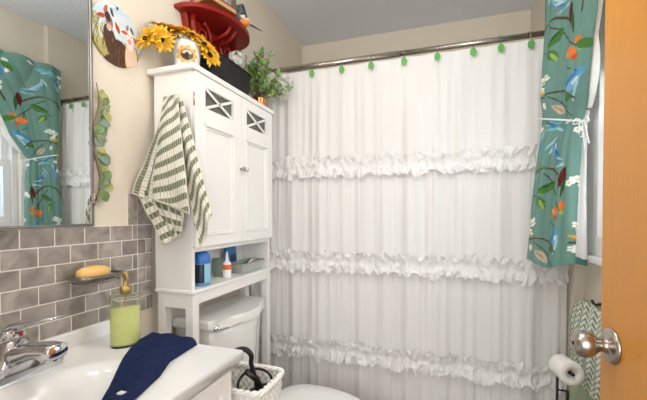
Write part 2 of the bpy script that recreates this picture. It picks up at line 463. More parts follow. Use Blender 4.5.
# body rising and blending to the wide flat spout
def loft(m, secs, n=24, mi=0, ex=2.6):
    """secs: (centre, dirA, halfA, dirB, halfB)"""
    v = []; f = []
    for c, A, a, B, b_ in secs:
        c = Vector(c); A = Vector(A).normalized(); B = Vector(B).normalized()
        for i in range(n):
            q = 2*PI*i/n; cs, sn = math.cos(q), math.sin(q)
            v.append(c+A*a*math.copysign(abs(cs)**(2/ex), cs)+B*b_*math.copysign(abs(sn)**(2/ex), sn))
    for k in range(len(secs)-1):
        for i in range(n):
            j = (i+1) % n; f.append((k*n+i, k*n+j, (k+1)*n+j, (k+1)*n+i))
    f.append(tuple(range(n))[::-1]); f.append(tuple((len(secs)-1)*n+i for i in range(n)))
    m.add(v, f, mi, True)
Z = VZ
loft(m, [((fx, fy, Z+.014), (1, 0, 0), .030, (0, 1, 0), .05), ((fx+.002, fy, Z+.035), (1, 0, .1), .027, (0, 1, 0), .034), ((fx+.006, fy, Z+.065), (1, 0, .2), .026, (0, 1, 0), .027), ((fx+.008, fy, Z+.088), (1, 0, .2), .022, (0, 1, 0), .023)])
loft(m, [((fx-.005, fy, Z+.045), (0, 0, 1), .026, (0, 1, 0), .026), ((fx+.04, fy, Z+.062), (-.2, 0, 1), .022, (0, 1, 0), .024), ((fx+.085, fy, Z+.076), (-.2, 0, 1), .016, (0, 1, 0), .022), ((fx+.125, fy, Z+.081), (-.1, 0, 1), .016, (0, 1, 0), .021), ((fx+.150, fy, Z+.080), (0, 0, 1), .017, (0, 1, 0), .021), ((fx+.154, fy, Z+.080), (0, 0, 1), .016, (0, 1, 0), .018)])
m.build('spout', CHROME, fa)
m = MB(); m.lathe([(.010, -.014), (.0125, -.013), (.0125, 0)], (fx+.135, fy, Z+.069), None, 20); m.build('aerator', CHROME, fa)
m = MB()
loft(m, [((fx+.002, fy, Z+.092), (1, 0, .3), .024, (0, 1, 0), .023), ((fx-.004, fy, Z+.104), (1, 0, .5), .025, (0, 1, 0), .020), ((fx+.008, fy, Z+.118), (.6, 0, 1), .016, (0, 1, 0), .020), ((fx+.045, fy+.004, Z+.132), (-.35, 0, 1), .010, (0, 1, 0), .019), ((fx+.10, fy+.008, Z+.143), (-.1, 0, 1), .0045, (0, 1, 0), .017), ((fx+.140, fy+.01, Z+.150), (-.0, 0, 1), .003, (0, 1, 0), .013)])
h = m.build('handle', CHROME, fa)
m = MB(); m.lathe([(0, 0), (.004, 0), (.004, .002), (0, .003)], (fx+.030, fy, Z+.105), rot_to((1, 0, 0)), 12); m.build('hot_cold_mark', mat('red_mark', (190, 30, 25), .4), h)
# little amber dish at frame edge
m = MB(); m.lathe([(0, 0), (.014, 0), (.02, .006), (.021, .014), (.018, .018), (0, .02)], (-.90, .455, VZ+.016), None, 24)
fa.scale = (.98, 1.14, 1.0); fa.location.y = .545
tag(m.build('soap_bar', mat('amber_soap', (206, 130, 60), .4)), 'small round amber soap on the faucet base at the photo edge', 'soap')

# soap dish and soap
sd = thing('soap_dish', 'wall mounted chrome wire soap dish on grey tiles', 'soap dish', (XL+.05, .775, CZ-.178))
SZ = CZ-.180
m = MB()
loop = []
for a, b_ in rr(.037, .064, .02, 5): loop.append((XL+.053+a, .775+b_*1.12, SZ))
m.tube(loop, .0048, 8, closed=True)
m.tube([(p[0]*.985-.0145+.0, (p[1]-.775)*.8+.775, p[2]-.016) for p in loop], .0022, 8, closed=True)
for k in range(7):
    y = .775-.045+k*.015; m.tube([(XL+.018, y, SZ), (XL+.025, y, SZ-.014), (XL+.078, y, SZ-.014), (XL+.088, y, SZ)], .0016, 6)
m.build('wire_rack', mat('dull_chrome', (150, 146, 144), .3, 1.), sd)
m = MB(); m.box(XL+.0075, XL+.018, .725, .825, SZ-.020, SZ+.006, .004); m.build('wall_plate', CHROME, sd)
m = MB(); m.lathe([(0, -.0145), (.55, -.0135), (.85, -.009), (1, 0), (.95, .014), (.68, .022), (0, .026)], (XL+.054, .762, SZ+.005), None, 36, sx=.029, sy=.050)
tag(m.build('soap_bar', mat('yellow_soap', (242, 196, 120), .35, coat=.2)), 'oval yellow orange soap bar lying in the wall soap dish', 'soap')

# soap dispenser
bx, by = -.868, .785
bt = thing('soap_dispenser', 'green glass soap bottle with brass pump on the sink top', 'soap dispenser', (bx, by, VZ))
BG = mat('green_glass', (244, 250, 236), .04, trans=.95, ior=1.15, coat=.3)
LIQ = mat('green_soap', (226, 228, 150), .25, trans=.0, ior=1.33, var=.08, vscale=40)
Mr = Matrix.Rotation(math.radians(-35), 4, 'Z')
m = MB(); m.lathe([(0, .0), (.92, .0), (1, .006), (1, .07), (1, .142), (.97, .148), (.3, .150), (.3, .156)], (bx, by, VZ), Mr @ Matrix.Diagonal((.026, .039, 1, 1)), 48); m.build('bottle', BG, bt)
m = MB(); m.lathe([(0, .006), (.86, .006), (.92, .012), (.92, .112), (0, .112)], (bx, by, VZ), Mr @ Matrix.Diagonal((.026, .039, 1, 1)), 40); m.build('liquid', LIQ, bt)
m = MB()
for k in range(5):
    for q in range(-2, 3):
        a = q*.5+(.25 if k % 2 else 0)-math.radians(35); p = Vector((.0262*math.cos(q*.5), .0392*math.sin(q*.5), 0))
m.lathe([(.014, .150), (.014, .170), (.011, .173), (.005, .174), (.005, .196), (.008, .197), (.008, .212), (.004, .215), (0, .215)], (bx, by, VZ), None, 24)
m.tube([(bx, by, VZ+.206), (bx+.018, by-.012, VZ+.207), (bx+.034, by-.022, VZ+.199)], [.004, .0038, .003], 8)
m.tube([(bx, by, VZ+.150), (bx, by, VZ+.02)], .002, 6)
m.build('pump', BRASS, bt)

# navy washcloth
def towel_path(t, s_):
    A = [(-.842, .858), (-.835, .80), (-.775, .69), (-.732, .615), (-.695, .555), (-.675, .49)]
    B = [(-.672, .853), (-.668, .804), (-.660, .73), (-.622, .655), (-.60, .574), (-.585, .50)]
    k = t*5; i = min(4, int(k)); q = k-i
    a = [A[i][j]*(1-q)+A[i+1][j]*q for j in (0, 1)]; b_ = [B[i][j]*(1-q)+B[i+1][j]*q for j in (0, 1)]
    x = a[0]*(1-s_)+b_[0]*s_; y = a[1]*(1-s_)+b_[1]*s_
    return x, y
m = MB()
def tw(s_, t):
    x, y = towel_path(t, s_)
    z = topz(x, y); z = VZ-(VZ-z)*.45
    e = min(1, min(s_, 1-s_)/.07); e2 = min(1, min(t, 1-t)/.04); th = .020*(1-(1-e)**2)**.5*(1-(1-e2)**2)**.5
    w_ = noise.noise(Vector((x*16, y*16, 1)))*.006+noise.noise(Vector((x*40, y*40, 3)))*.002
    ridge = .006*max(0, 1-abs(s_-.45-.1*math.sin(t*4))/.22)
    return (x, y, z+.002+th+(w_+ridge)*e*e2)
m.grid(tw, 44, 80)
o = len(m.v); m.grid(lambda s_, t: (*towel_path(t, s_), VZ-(VZ-topz(*towel_path(t, s_)))*.45+.0015), 44, 80)
nc = thing('washcloth', 'navy blue terry washcloth draped over sink basin and counter', 'towel', (-.7, .7, VZ))
m.build('cloth', NAVY, nc)
m = MB(); x, y = towel_path(.86, .80); zt = tw(.80, .86)[2]
m.box(x-.012, x+.008, y-.006, y+.006, zt-.001, zt+.002, .0005); m.build('care_tag', LINING, nc)

# ------------------------------------------------------------------ over-toilet cabinet
CX0, CX1, CY0, CY1 = -.992, -.829, 1.028, 1.615
ct = thing('toilet_cabinet', 'tall white over toilet cabinet with two crossed glass doors and open shelf', 'cabinet', (-.9, 1.33, 0))
zt = CZ+.521; zs = CZ-.27; zd0 = CZ-.118
m = MB(); m.box(XL+.002, CX1+.018, CY0-.015, CY1+.015, zt-.021, zt, .005); m.build('top_board', WHITE, ct)
m = MB()
m.box(CX0, CX1-.003, CY0, CY0+.016, zs-.012, zt-.021, .001); m.box(CX0, CX1-.003, CY1-.016, CY1, zs-.012, zt-.021, .001)
m.box(CX0, CX0+.006, CY0+.016, CY1-.016, zs-.01, zt-.021)
m.box(CX0+.006, CX1-.004, CY0+.016, CY1-.016, zd0-.018, zd0-.002, .001)
m.box(CX1-.02, CX1-.003, CY0+.016, CY1-.016, zt-.035, zt-.021)
m.build('case', WHITE, ct)
m = MB(); m.box(CX0, CX1+.006, CY0-.006, CY1+.006, zs-.014, zs, .004); m.build('shelf_board', WHITE, ct)
m = MB()
m.box(CX0+.01, CX1, CY0+.0, CY0+.016, zs-.066, zs-.014, .001); m.box(CX0+.01, CX1, CY1-.016, CY1, zs-.066, zs-.014, .001)
m.box(CX1-.016, CX1, CY0, CY1, zs-.052, zs-.014, .001); m.box(CX0+.01, CX0+.022, CY0, CY1, zs-.052, zs-.014, .001)
m.build('apron', WHITE, ct)
for xa, xb in ((CX1-.032, CX1+.0005), (CX0+.01, CX0+.042)):
    for ya, yb in ((CY0-.0005, CY0+.034), (CY1-.034, CY1+.0005)):
        MB().box(xa, xb, ya, yb, 0, zs-.015, .002).build('leg', WHITE, ct)
m = MB(); m.box(CX0+.012, CX0+.024, CY0+.03, CY1-.03, .16, .22, .002); m.build('stretcher', WHITE, ct)
ym = 1.33; panes = [(1.087, 1.268), (1.372, 1.556)]
for i, (y0, y1) in enumerate(((CY0+.002, ym-.001), (ym+.001, CY1-.002))):
    p0, p1 = panes[i]; pz0, pz1 = CZ+.383, CZ+.457; z0, z1 = zd0, zt-.024; x0, x1 = CX1-.003, CX1+.014
    m = MB()
    q0, q1 = p0+.008, p1+.002
    r0, r1 = CZ-.07, CZ+.318
    m.box(x0, x1, y0, p0, z0, z1, .0015); m.box(x0, x1, p1, y1, z0, z1, .0015)
    m.box(x0, x1, p0, p1, pz1, z1, .0015); m.box(x0, x1, p0, p1, r1, pz0, .0015); m.box(x0, x1, p0, p1, z0, r0, .0015)
    m.box(x0, x0+.006, p0, p1, r0, r1)
    # moulded recess
    m.box(x0+.004, x0+.012, p0+.0, p0+.008, r0, r1, .002); m.box(x0+.004, x0+.012, p1-.008, p1, r0, r1, .002)
    m.box(x0+.004, x0+.012, p0, p1, r0, r0+.008, .002); m.box(x0+.004, x0+.012, p0, p1, r1-.008, r1, .002)
    xb0, xb1 = x1-.003, x1+.003
    m.box(xb0, xb1, p0-.009, p0-.001, r0-.009, r1+.009, .002); m.box(xb0, xb1, p1+.001, p1+.009, r0-.009, r1+.009, .002)
    m.box(xb0, xb1, p0-.009, p1+.009, r0-.009, r0-.001, .002); m.box(xb0, xb1, p0-.009, p1+.009, r1+.001, r1+.009, .002)
    d = m.build('door', WHITE, ct)
    MB().box(x0+.003, x0+.006, p0, p1, pz0, pz1).build('glass_pane', GREY, d)
    m = MB()
    for sgn in (1, -1):
        dy, dz = p1-p0, (pz1-pz0)*sgn; L = math.hypot(dy, dz)
        M = Matrix.Translation((x0+.012, (p0+p1)/2, (pz0+pz1)/2)) @ Matrix.Rotation(math.atan2(dz, dy), 4, 'X')
        m.box(-.003, .003, -L/2+.006, L/2-.006, -.005, .005, .001, M=M)
    m.build('crossed_bars', WHITE, d)
    m = MB(); yk = ym-.014 if i == 0 else ym+.014
    m.lathe([(.004, 0), (.004, .01), (.0095, .016), (.0095, .021), (.006, .024), (0, .025)], (x1, yk, CZ+.19), rot_to((1, 0, 0)), 24)
    m.build('knob', NICKEL if i == 0 else CHROME, d)
    for zh in (CZ+.40, CZ-.02):
        m = MB(); yh = y0-.001 if i == 0 else y1+.001
        m.tube([(x1-.004, yh, zh-.022), (x1-.004, yh, zh+.022)], .0028, 8); m.build('hinge', NICKEL, d)

# striped towel on the cabinet side
def stripe_col(a, b_, band=.04, tick=.0115, g=(122, 126, 100), w_=(232, 230, 218)):
    """a along the towel length, b across"""
    out = np.zeros((len(a), 3)); G = np.array(hexc(*g)); W = np.array(hexc(*w_))
    ka = (a/band) % 1; kb = (b_/tick) % 1
    green = (ka < .46)
    out[:] = W; out[green] = G
    out[(~green) & (kb < .14)] = hexc(172, 172, 152)
    out[green & (kb < .22)] = (G+W)/2*.9
    return out
ht = thing('striped_towel', 'sage and white striped hand towel hanging on the cabinet side', 'towel', (-.88, .99, CZ-.11))
m = MB(); m.box(-.892, -.874, CY0-.004, CY0, CZ+.372, CZ+.40, .002); m.tube([(-.883, CY0-.004, CZ+.386), (-.883, CY0-.022, CZ+.372), (-.883, CY0-.034, CZ+.385)], .004, 8)
tag(m.build('towel_hook', NICKEL), 'small hook holding the striped towel on cabinet side', 'hook')
def sheet(m, TL, TR, BR, BL, nu, nv, amp, waves, ph, bulge=0):
    TL, TR, BR, BL = map(Vector, (TL, TR, BR, BL)); ab = []
    n = ((TR-TL).cross(BL-TL) if (TR-TL).length > .001 else (BR-BL).cross(TL-BL)).normalized()
    if n.y > 0: n = -n
    def fn(u_, v_):
        p = (TL*(1-u_)+TR*u_)*(1-v_)+(BL*(1-u_)+BR*u_)*v_
        w_ = amp*math.sin(u_*waves*PI*2+ph)*(.25+.75*v_)+bulge*math.sin(PI*u_)*math.sin(PI*min(1, v_*1.1))
        w_ += noise.noise(Vector((u_*3+ph, v_*4, ph)))*.006
        return p+n*w_
    L = ((TL+TR)/2-(BL+BR)/2).length; W = (BR-BL).length
    m.grid(fn, nu, nv)
    for j in range(nv):
        for i in range(nu): ab.append((L*j/(nv-1), W*i/(nu-1)))
    return ab
top0 = CZ+.405
def sheetobj(name, TL, TR, BR, BL, amp, waves, ph, bulge, swap=False, band=.03, curve=0):
    m = MB(); nu, nv = 110, 170
    ab = np.array(sheet(m, TL, TR, BR, BL, nu, nv, amp, waves, ph, bulge))
    a, b_ = (ab[:, 0], ab[:, 1]) if not swap else (ab[:, 1], ab[:, 0])
    c = stripe_col(a+curve*b_, b_, band)
    L = ab[:, 0].max(); W = ab[:, 1].max()
    hem = (ab[:, 0] > L-.006) | (ab[:, 1] < .004) | (ab[:, 1] > W-.004)
    c[hem] = hexc(214, 210, 196)
    return m.build(name, TOWEL, ht, colors=c, solid=.004)
sheetobj('front_fold', (-.910, .985, top0-.004), (-.850, .985, top0), (-.782, .965, CZ-.002), (-.922, .945, CZ+.05), .006, 1.2, .6, .018, curve=.5, band=.043)
sheetobj('left_fold', (-.915, 1.01, top0-.02), (-.885, 1.0, top0-.02), (-.905, .975, CZ+.02), (-.997, .938, CZ+.068), .006, 1.5, 2., .0, swap=True, band=.036)
sheetobj('under_fold', (-.993, .953, CZ+.065), (-.90, .965, CZ+.11), (-.845, .97, CZ-.075), (-.898, .972, CZ-.105), .007, .8, 1., .0, swap=False, band=.04)
sheetobj('right_fold', (-.898, .998, top0-.005), (-.842, 1.0, top0-.012), (-.722, .998, CZ-.005), (-.765, .985, CZ-.115), .009, 1., 3., .012, curve=.3, band=.045)
sheetobj('inner_fold', (-.935, .96, CZ+.05), (-.812, .97, CZ+.03), (-.83, .975, CZ-.065), (-.875, .985, CZ-.09), .006, 1., 0., .0, curve=-.6, band=.042)

# ------------------------------------------------------------------ things on the open shelf
cn = thing('wipes_canister', 'blue wipes canister standing at near end of open shelf', 'canister', (-.868, 1.125, zs))
m = MB(); c = (-.868, 1.128, zs+.0005)
m.lathe([(.030, 0), (.032, .004), (.032, .085)], c); m.build('can_body', mat('blue_label', (96, 156, 206), .3), cn)
m = MB(); m.lathe([(.0322, .012), (.0326, .014), (.0326, .080), (.0322, .082)], c, n=40)
fm = []; m.m = [(1 if math.cos(math.atan2(sum(m.v[i][1] for i in q)/len(q)-c[1], sum(m.v[i][0] for i in q)/len(q)-c[0])+1.45) > .72 else 2) for q in m.f]
m.build('label', [mat('blue_label', (50, 128, 190)), mat('dark_label', (34, 48, 66), .35), mat('pale_label', (150, 200, 226), .35)], cn)
m = MB(); m.lathe([(.032, .085), (.033, .09), (.031, .110), (.024, .124), (.010, .130), (0, .130)], c); m.build('cap', mat('blue_cap', (60, 120, 196), .3), cn)
gb = thing('glue_bottle', 'white squeeze bottle with orange label and pointed tip on shelf', 'bottle', (-.872, 1.30, zs))
m = MB(); c = (-.872, 1.30, zs+.0005); m.lathe([(.016, 0), (.018, .004), (.018, .058), (.013, .066), (.008, .070), (.007, .080), (.003, .110), (0, .111)], c, n=24); m.build('bottle_body', mat('white_plastic', (240, 240, 240), .35), gb)
m = MB(); m.lathe([(.0184, .034), (.0186, .035), (.0186, .054), (.0184, .055)], c, n=24); m.build('label', mat('orange_label', (232, 110, 50), .4), gb)
m = MB(); c = (-.935, 1.325, zs+.0005); m.lathe([(.02, 0), (.022, .01), (.024, .06), (.0245, .075), (.022, .074), (.0, .01)], c, n=28)
tag(m.build('drinking_glass', mat('pale_green_glass', (190, 210, 196), .05, trans=.6)), 'small pale green glass behind the white squeeze bottle', 'glass')
bp = thing('blue_packet', 'tall blue packet leaning at back of open shelf', 'packet', (-.955, 1.46, zs))
M = Matrix.Translation((-.955, 1.455, zs+.060)) @ Matrix.Rotation(.12, 4, 'X')
MB().box(-.012, .012, -.035, .035, -.052, .056, .004, M=M).build('pouch', mat('blue_packet', (50, 126, 182), .35), bp)
MB().box(.0122, .0128, -.024, .024, -.02, .02, M=M).build('label', mat('navy_label', (28, 62, 120), .35), bp)
tr = thing('tray', 'clear glass tray of small toiletries at far end of open shelf', 'tray', (-.90, 1.475, zs))
m = MB(); ax, bx_ = .042, .10
for z_, sc in ((zs+.003, .86),): pass
out = rr(.045, .105, .015, 4); v = []; f = []; n = len(out)
for z_, sc in ((.0005, .84), (.042, 1.), (.045, 1.), (.045, .95), (.042, .95), (.006, .80)):
    v += [(-.882+a*sc, 1.478+b_*sc, zs+z_) for a, b_ in out]
for k in range(5):
    for i in range(n): f.append((k*n+i, k*n+(i+1) % n, (k+1)*n+(i+1) % n, (k+1)*n+i))
f.append(tuple(range(n))); f.append(tuple(5*n+i for i in range(n)))
m.add(v, f); m.build('tray_body', mat('clear_plastic', (226, 230, 224), .12, trans=.6, ior=1.1), tr)
m = MB(); m.tube([(-.882+a, 1.478+b_, zs+.046) for a, b_ in out], .0022, 6, closed=True); m.build('rim', NICKEL, tr)
for k, (y, dz, rgb, lab) in enumerate(((1.41, .03, (60, 140, 150), 'small teal tube lying at near end of the clear tray'), (1.45, .028, (60, 64, 60), 'dark comb like stick lying in middle of clear tray'), (1.49, .03, (230, 230, 226), 'white tube lying in the far half of clear tray'), (1.52, .028, (150, 160, 150), 'grey green tube lying at far end of tray'))):
    m = MB(); m.tube([(-.90, y-.02, zs+.014), (-.885, y, zs+dz), (-.872, y+.03, zs+dz+.024)], [.006, .008, .004], 10)
    tag(m.build('toiletry_tube', mat('toiletry_%d' % k, rgb, .4)), lab, 'tube', 'toiletries in the tray')

# ------------------------------------------------------------------ on top of cabinet
pb = thing('flower_bucket', 'white metal bucket printed with a sunflower on cabinet top', 'bucket', (-.905, 1.10, zt))
bc = (-.905, 1.098, zt+.0005)
m = MB(); nz, na = 50, 160; v = []; f = []; cl = []
for k in range(nz):
    for i in range(na):
        a = 2*PI*i/na; r = .040+.012*k/(nz-1); z_ = .125*k/(nz-1)
        v.append((bc[0]+r*math.cos(a), bc[1]+r*math.sin(a), bc[2]+z_))
        ang = ((a-math.radians(-50)+PI) % (2*PI))-PI; X = ang*.046; Y = z_-.062
        c_ = (226, 226, 228); q = math.hypot(X, Y)
        if abs(Y) < .055 and abs(X) < .05: c_ = (238, 236, 230)
        if q < .036*(1+.12*math.cos(9*math.atan2(Y, X))): c_ = (222, 168, 96)
        if q < .022: c_ = (50, 40, 34)
        if q < .018 and Y > .004: c_ = (206, 190, 160)
        if q < .008: c_ = (40, 34, 30)
        if z_ < .006 or z_ > .119: c_ = (200, 200, 204)
        cl.append(hexc(*c_))
for k in range(nz-1):
    for i in range(na):
        j = (i+1) % na; f.append((k*na+i, k*na+j, (k+1)*na+j, (k+1)*na+i))
f.append(tuple(range(na))); m.v = [(p[0], p[1], bc[2]+(p[2]-bc[2])*.86) for p in m.v]
m.add([(p[0], p[1], bc[2]+(p[2]-bc[2])*.86) for p in v], f, 0, True); m.build('pail', mat('printed_tin', (230, 230, 230), .3, attr=True), pb, colors=np.array(cl))
m = MB(); m.tube([(bc[0]+.052*math.cos(a*PI/20), bc[1]+.052*math.sin(a*PI/20), bc[2]+.1075) for a in range(40)], .0022, 8, closed=True); m.build('rim', NICKEL, pb)
# sunflowers stand in the bucket
sf = thing('sunflower_bouquet', 'yellow artificial sunflowers spilling over the white bucket', 'flowers', (-.905, 1.10, zt+.05))
YEL = [mat('sun_petal', (240, 194, 44), .6), mat('sun_petal_deep', (216, 158, 26), .6)]
BRN = mat('sun_centre', (58, 36, 18), .9, bump=.6, bscale=300)
m = MB(); heads = [((-.93, 1.035, zt+.125), (.3, -.6, .8), .040), ((-.95, .985, zt+.095), (.3, -.7, .4), .036), ((-.905, 1.05, zt+.140), (.3, -.4, .9), .038), ((-.87, 1.085, zt+.130), (.6, -.3, .8), .036), ((-.845, 1.12, zt+.108), (.8, -.2, .6), .034), ((-.905, 1.13, zt+.15), (.4, 0, .9), .038), ((-.955, 1.03, zt+.15), (.3, -.3, .9), .036), ((-.838, 1.145, zt+.080), (.9, -.3, .2), .034), ((-.965, .965, zt+.075), (-.1, -.6, .2), .034), ((-.93, 1.0, zt+.085), (.7, -.6, -.2), .032), ((-.86, 1.165, zt+.11), (.9, .1, .5), .032)]
heads = [(p, d, r*1.22) for p, d, r in heads]
for p, d, r in heads: m.tube([(bc[0], bc[1], zt+.06), (bc[0]*.5+p[0]*.5, bc[1]*.5+p[1]*.5, max(p[2], zt+.108)+.004), Vector(p)-Vector(d).normalized()*.01], .0025, 6)
m.build('stems', GL[0], sf)
for p, d, r in heads:
    m = MB(); d = Vector(d).normalized(); M = rot_to(d)
    for ring, (cnt, mi, rad, tilt) in enumerate(((15, 0, 1., .15), (12, 1, .8, .5))):
        for k in range(cnt):
            a = 2*PI*(k+.5*ring)/cnt+random.uniform(-.1, .1); dd = M @ Vector((math.cos(a), math.sin(a), tilt+random.uniform(-.2, .2)))
            st = Vector(p)+(M @ Vector((math.cos(a), math.sin(a), 0)))*r*.25
            leaf(m, st, dd, r*.92*rad*random.uniform(.85, 1.15), r*.40, mi, .14, nrm=d)
    hd = m.build('sunflower_head', YEL, sf)
    m = MB(); m.lathe([(r*.24, -.002), (r*.22, .006), (r*.12, .010), (0, .009)], p, M, 20); m.build('seed_centre', BRN, hd)

# dark basket
db = thing('dark_basket', 'long black wicker basket on cabinet top between the flowers', 'basket', (-.87, 1.31, zt))
m = MB(); out = rr(.050, .140, .04, 6); n = len(out); v = []; f = []
lv = [(.0005, .88), (.02, .93), (.05, .97), (.085, 1.), (.092, 1.0), (.092, .94), (.085, .93), (.01, .84)]
for z_, sc in lv:
    for a, b_ in out:
        hump = (1-((b_)/.140)**2)*.016 if z_ > .08 else 0
        v.append((-.872+a*sc, 1.305+b_*sc, zt+z_+hump))
for k in range(len(lv)-1):
    for i in range(n): f.append((k*n+i, k*n+(i+1) % n, (k+1)*n+(i+1) % n, (k+1)*n+i))
f.append(tuple(range(n))); f.append(tuple((len(lv)-1)*n+i for i in range(n)))
m.add(v, f, 0, True); m.build('basket_body', BLACKW, db)
m = MB(); m.tube([(-.872+a, 1.305+b_, zt+.094+(1-(b_/.140)**2)*.016) for a, b_ in out], .004, 8, closed=True); m.build('rim', BLACKW, db)

# leafy plant with white flowers
pp = thing('potted_plant', 'small leafy plant with white blossoms in copper pot on cabinet top', 'plant', (-.86, 1.56, zt))
pc = Vector((-.865, 1.575, zt))
m = MB(); m.lathe([(.024, .0005), (.03, .02), (.034, .045), (.036, .05), (.032, .05), (.03, .04), (0, .038)], pc, n=24); m.build('pot', COPPER, pp)
m = MB(); lf = MB(); fl = MB()
for k in range(46):
    a = random.uniform(0, 2*PI); el = random.uniform(.1, 1.45); L = random.uniform(.10, .215)
    d = Vector((math.cos(a)*math.cos(el)*.75, math.sin(a)*math.cos(el), math.sin(el)))
    end = pc+Vector((0, 0, .075))+d*L
    end.x = max(end.x, XL+.02); end.y = min(end.y, 1.69)
    m.tube([pc+Vector((0, 0, .04)), pc+Vector((0, 0, .05))+d*L*.5+Vector((0, 0, .01)), end], .0012, 5)
    for q in range(24):
        t = random.uniform(.35, 1.05); p = (pc+Vector((0, 0, .055)))*(1-t)+end*t
        dd = d*.4+Vector((random.uniform(-1, 1), random.uniform(-1, 1), random.uniform(-.6, .8)))
        leaf(lf, p, dd, random.uniform(.017, .030), random.uniform(.010, .017), random.choice([0, 0, 1, 2, 3]), .1)
m.build('stems', STEM, pp); lf.build('leaves', GL, pp)
for fc, rad, cnt in ((Vector((-.775, 1.665, zt+.150)), .048, 80), (Vector((-.90, 1.43, zt+.185)), .042, 60), (Vector((-.79, 1.69, zt+.10)), .034, 40), (Vector((-.815, 1.60, zt+.165)), .018, 8)):
    fm_ = MB()
    for k in range(cnt):
        d = Vector((random.gauss(0, 1), random.gauss(0, 1), random.gauss(0, 1))).normalized(); p = fc+d*rad*random.random()**.4
        for q in range(5):
            a = q*2*PI/5; M = rot_to(d); leaf(fm_, p, M @ Vector((math.cos(a), math.sin(a), .3)), .013, .010, 0, .1, True, nrm=d)
    fm_.build('blossom', mat('white_petal', (250, 250, 246), .9, transl=.45, spec=.05), pp)

# red scroll wall shelf
rs = thing('wall_shelf', 'red wall shelf with scrolled bracket above the tall cabinet', 'shelf', (XL, 1.36, CZ+.73))
sz = CZ+.815; yc = 1.36
m = MB(); out = [(XL+.001, yc-.205)]+[(XL+.001+.178*math.cos(a)**.8, yc+.205*math.sin(a)) for a in [(-PI/2+PI*k/28) for k in range(1, 28)]]+[(XL+.001, yc+.205)]
m.prism(out, 'z', sz, sz+.018, bev=.005); 
m.build('board', RED, rs)
m = MB()
def spiral(cy_, cz_, sg, r0, turns=1.4, x=XL+.05):
    P = []
    for k in range(40):
        t = k/39; r = r0*(1-t*.78); a = PI*.5+sg*t*turns*2*PI; P.append((x, cy_+r*math.cos(a), cz_+r*math.sin(a)))
    return P
for sg in (1, -1):
    m.tube(spiral(yc+sg*.085, sz-.062, sg, .055), [.009*(1-.5*k/39) for k in range(40)], 8)
    m.tube(spiral(yc+sg*.032, sz-.115, -sg, .03, 1.2), [.007*(1-.5*k/39) for k in range(40)], 8)
    m.tube([(XL+.05, yc+sg*.15, sz-.004), (XL+.05, yc+sg*.152, sz-.05), (XL+.045, yc+sg*.11, sz-.105), (XL+.04, yc+sg*.05, sz-.125), (XL+.03, yc, sz-.17)], [.010, .010, .009, .008, .012], 8)
    m.tube([(XL+.14, yc+sg*.02, sz-.004), (XL+.12, yc+sg*.02, sz-.03), (XL+.06, yc+sg*.03, sz-.06)], .007, 8)
m.build('scroll_bracket', RED, rs)
m = MB(); poly = [(yc-.17, sz), (yc-.155, sz-.05), (yc-.10, sz-.10), (yc-.04, sz-.135), (yc, sz-.185), (yc+.04, sz-.135), (yc+.10, sz-.10), (yc+.155, sz-.05), (yc+.17, sz)]
m.prism(poly, 'x', XL+.001, XL+.03, bev=.004); m.build('back_plate', RED, rs)
st = sz+.0185
# things on the shelf
bk = thing('book', 'thick brown book lying open side out on the red shelf', 'book', (-.93, 1.24, st))
M = Matrix.Translation((-.895, 1.255, st+.013)) @ Matrix.Rotation(math.radians(-14), 4, 'Z')
m = MB(); m.box(-.055, .055, -.075, .075, -.0125, -.009, .001, M=M); m.box(-.055, .055, -.075, .075, .009, .0125, .001, M=M); m.box(-.058, -.054, -.075, .075, -.0125, .0125, .001, M=M); m.build('cover', mat('brown_cover', (132, 78, 42), .5), bk)
m = MB(); m.box(-.053, .051, -.071, .071, -.009, .009, M=M); m.build('pages', mat('aged_pages', (196, 158, 112), .9), bk)
for k, (y, rgb, lab) in enumerate(((1.30, (120, 148, 120), 'green tin standing on red shelf beside the brown book'), (1.345, (196, 196, 190), 'pale grey tin standing mid shelf on red wall shelf'), (1.385, (132, 110, 96), 'brown grey tin standing on red shelf nearest the bird'))):
    tt = thing('decorative_tin', lab, 'tin', (-.91, y, st), 'tins on the red shelf')
    m = MB(); m.box(-.945, -.885, y-.019, y+.019, st+.0005, st+.13, .003); m.build('tin_body', mat('tin_%d' % k, rgb, .4, var=.3, vscale=50), tt)
    m = MB()
    for q in range(3): m.box(-.8855, -.8835, y-.014+q*.011, y-.010+q*.011, st+.01, st+.12, .0008)
    m.build('raised_bars', mat('tin_bar_%d' % k, [(190, 196, 180), (120, 60, 50), (90, 120, 90)][k], .4), tt)
bh = thing('birdhouse', 'small grey wooden birdhouse at far end of red shelf', 'birdhouse', (-.90, 1.44, st))
m = MB(); poly = [(1.425, st+.0005), (1.475, st+.0005), (1.478, st+.085), (1.45, st+.125), (1.422, st+.085)]
m.prism(poly, 'x', -.93, -.885, bev=.002); m.lathe([(0, 0), (.009, 0), (.009, .001)], (-.8845, 1.45, st+.07), rot_to((1, 0, 0)), 16, mi=1); m.build('walls', [mat('grey_wood', (120, 122, 124), .8, var=.2, vscale=40), BLACK], bh)
m = MB()
for sg in (1, -1):
    M = Matrix.Translation((-.907, 1.45+sg*.018, st+.111)) @ Matrix.Rotation(-sg*.95, 4, 'X'); m.box(-.03, .03, -.027, .027, -.002, .003, .001, M=M)
m.build('roof', mat('slate_roof', (88, 96, 104), .8), bh)
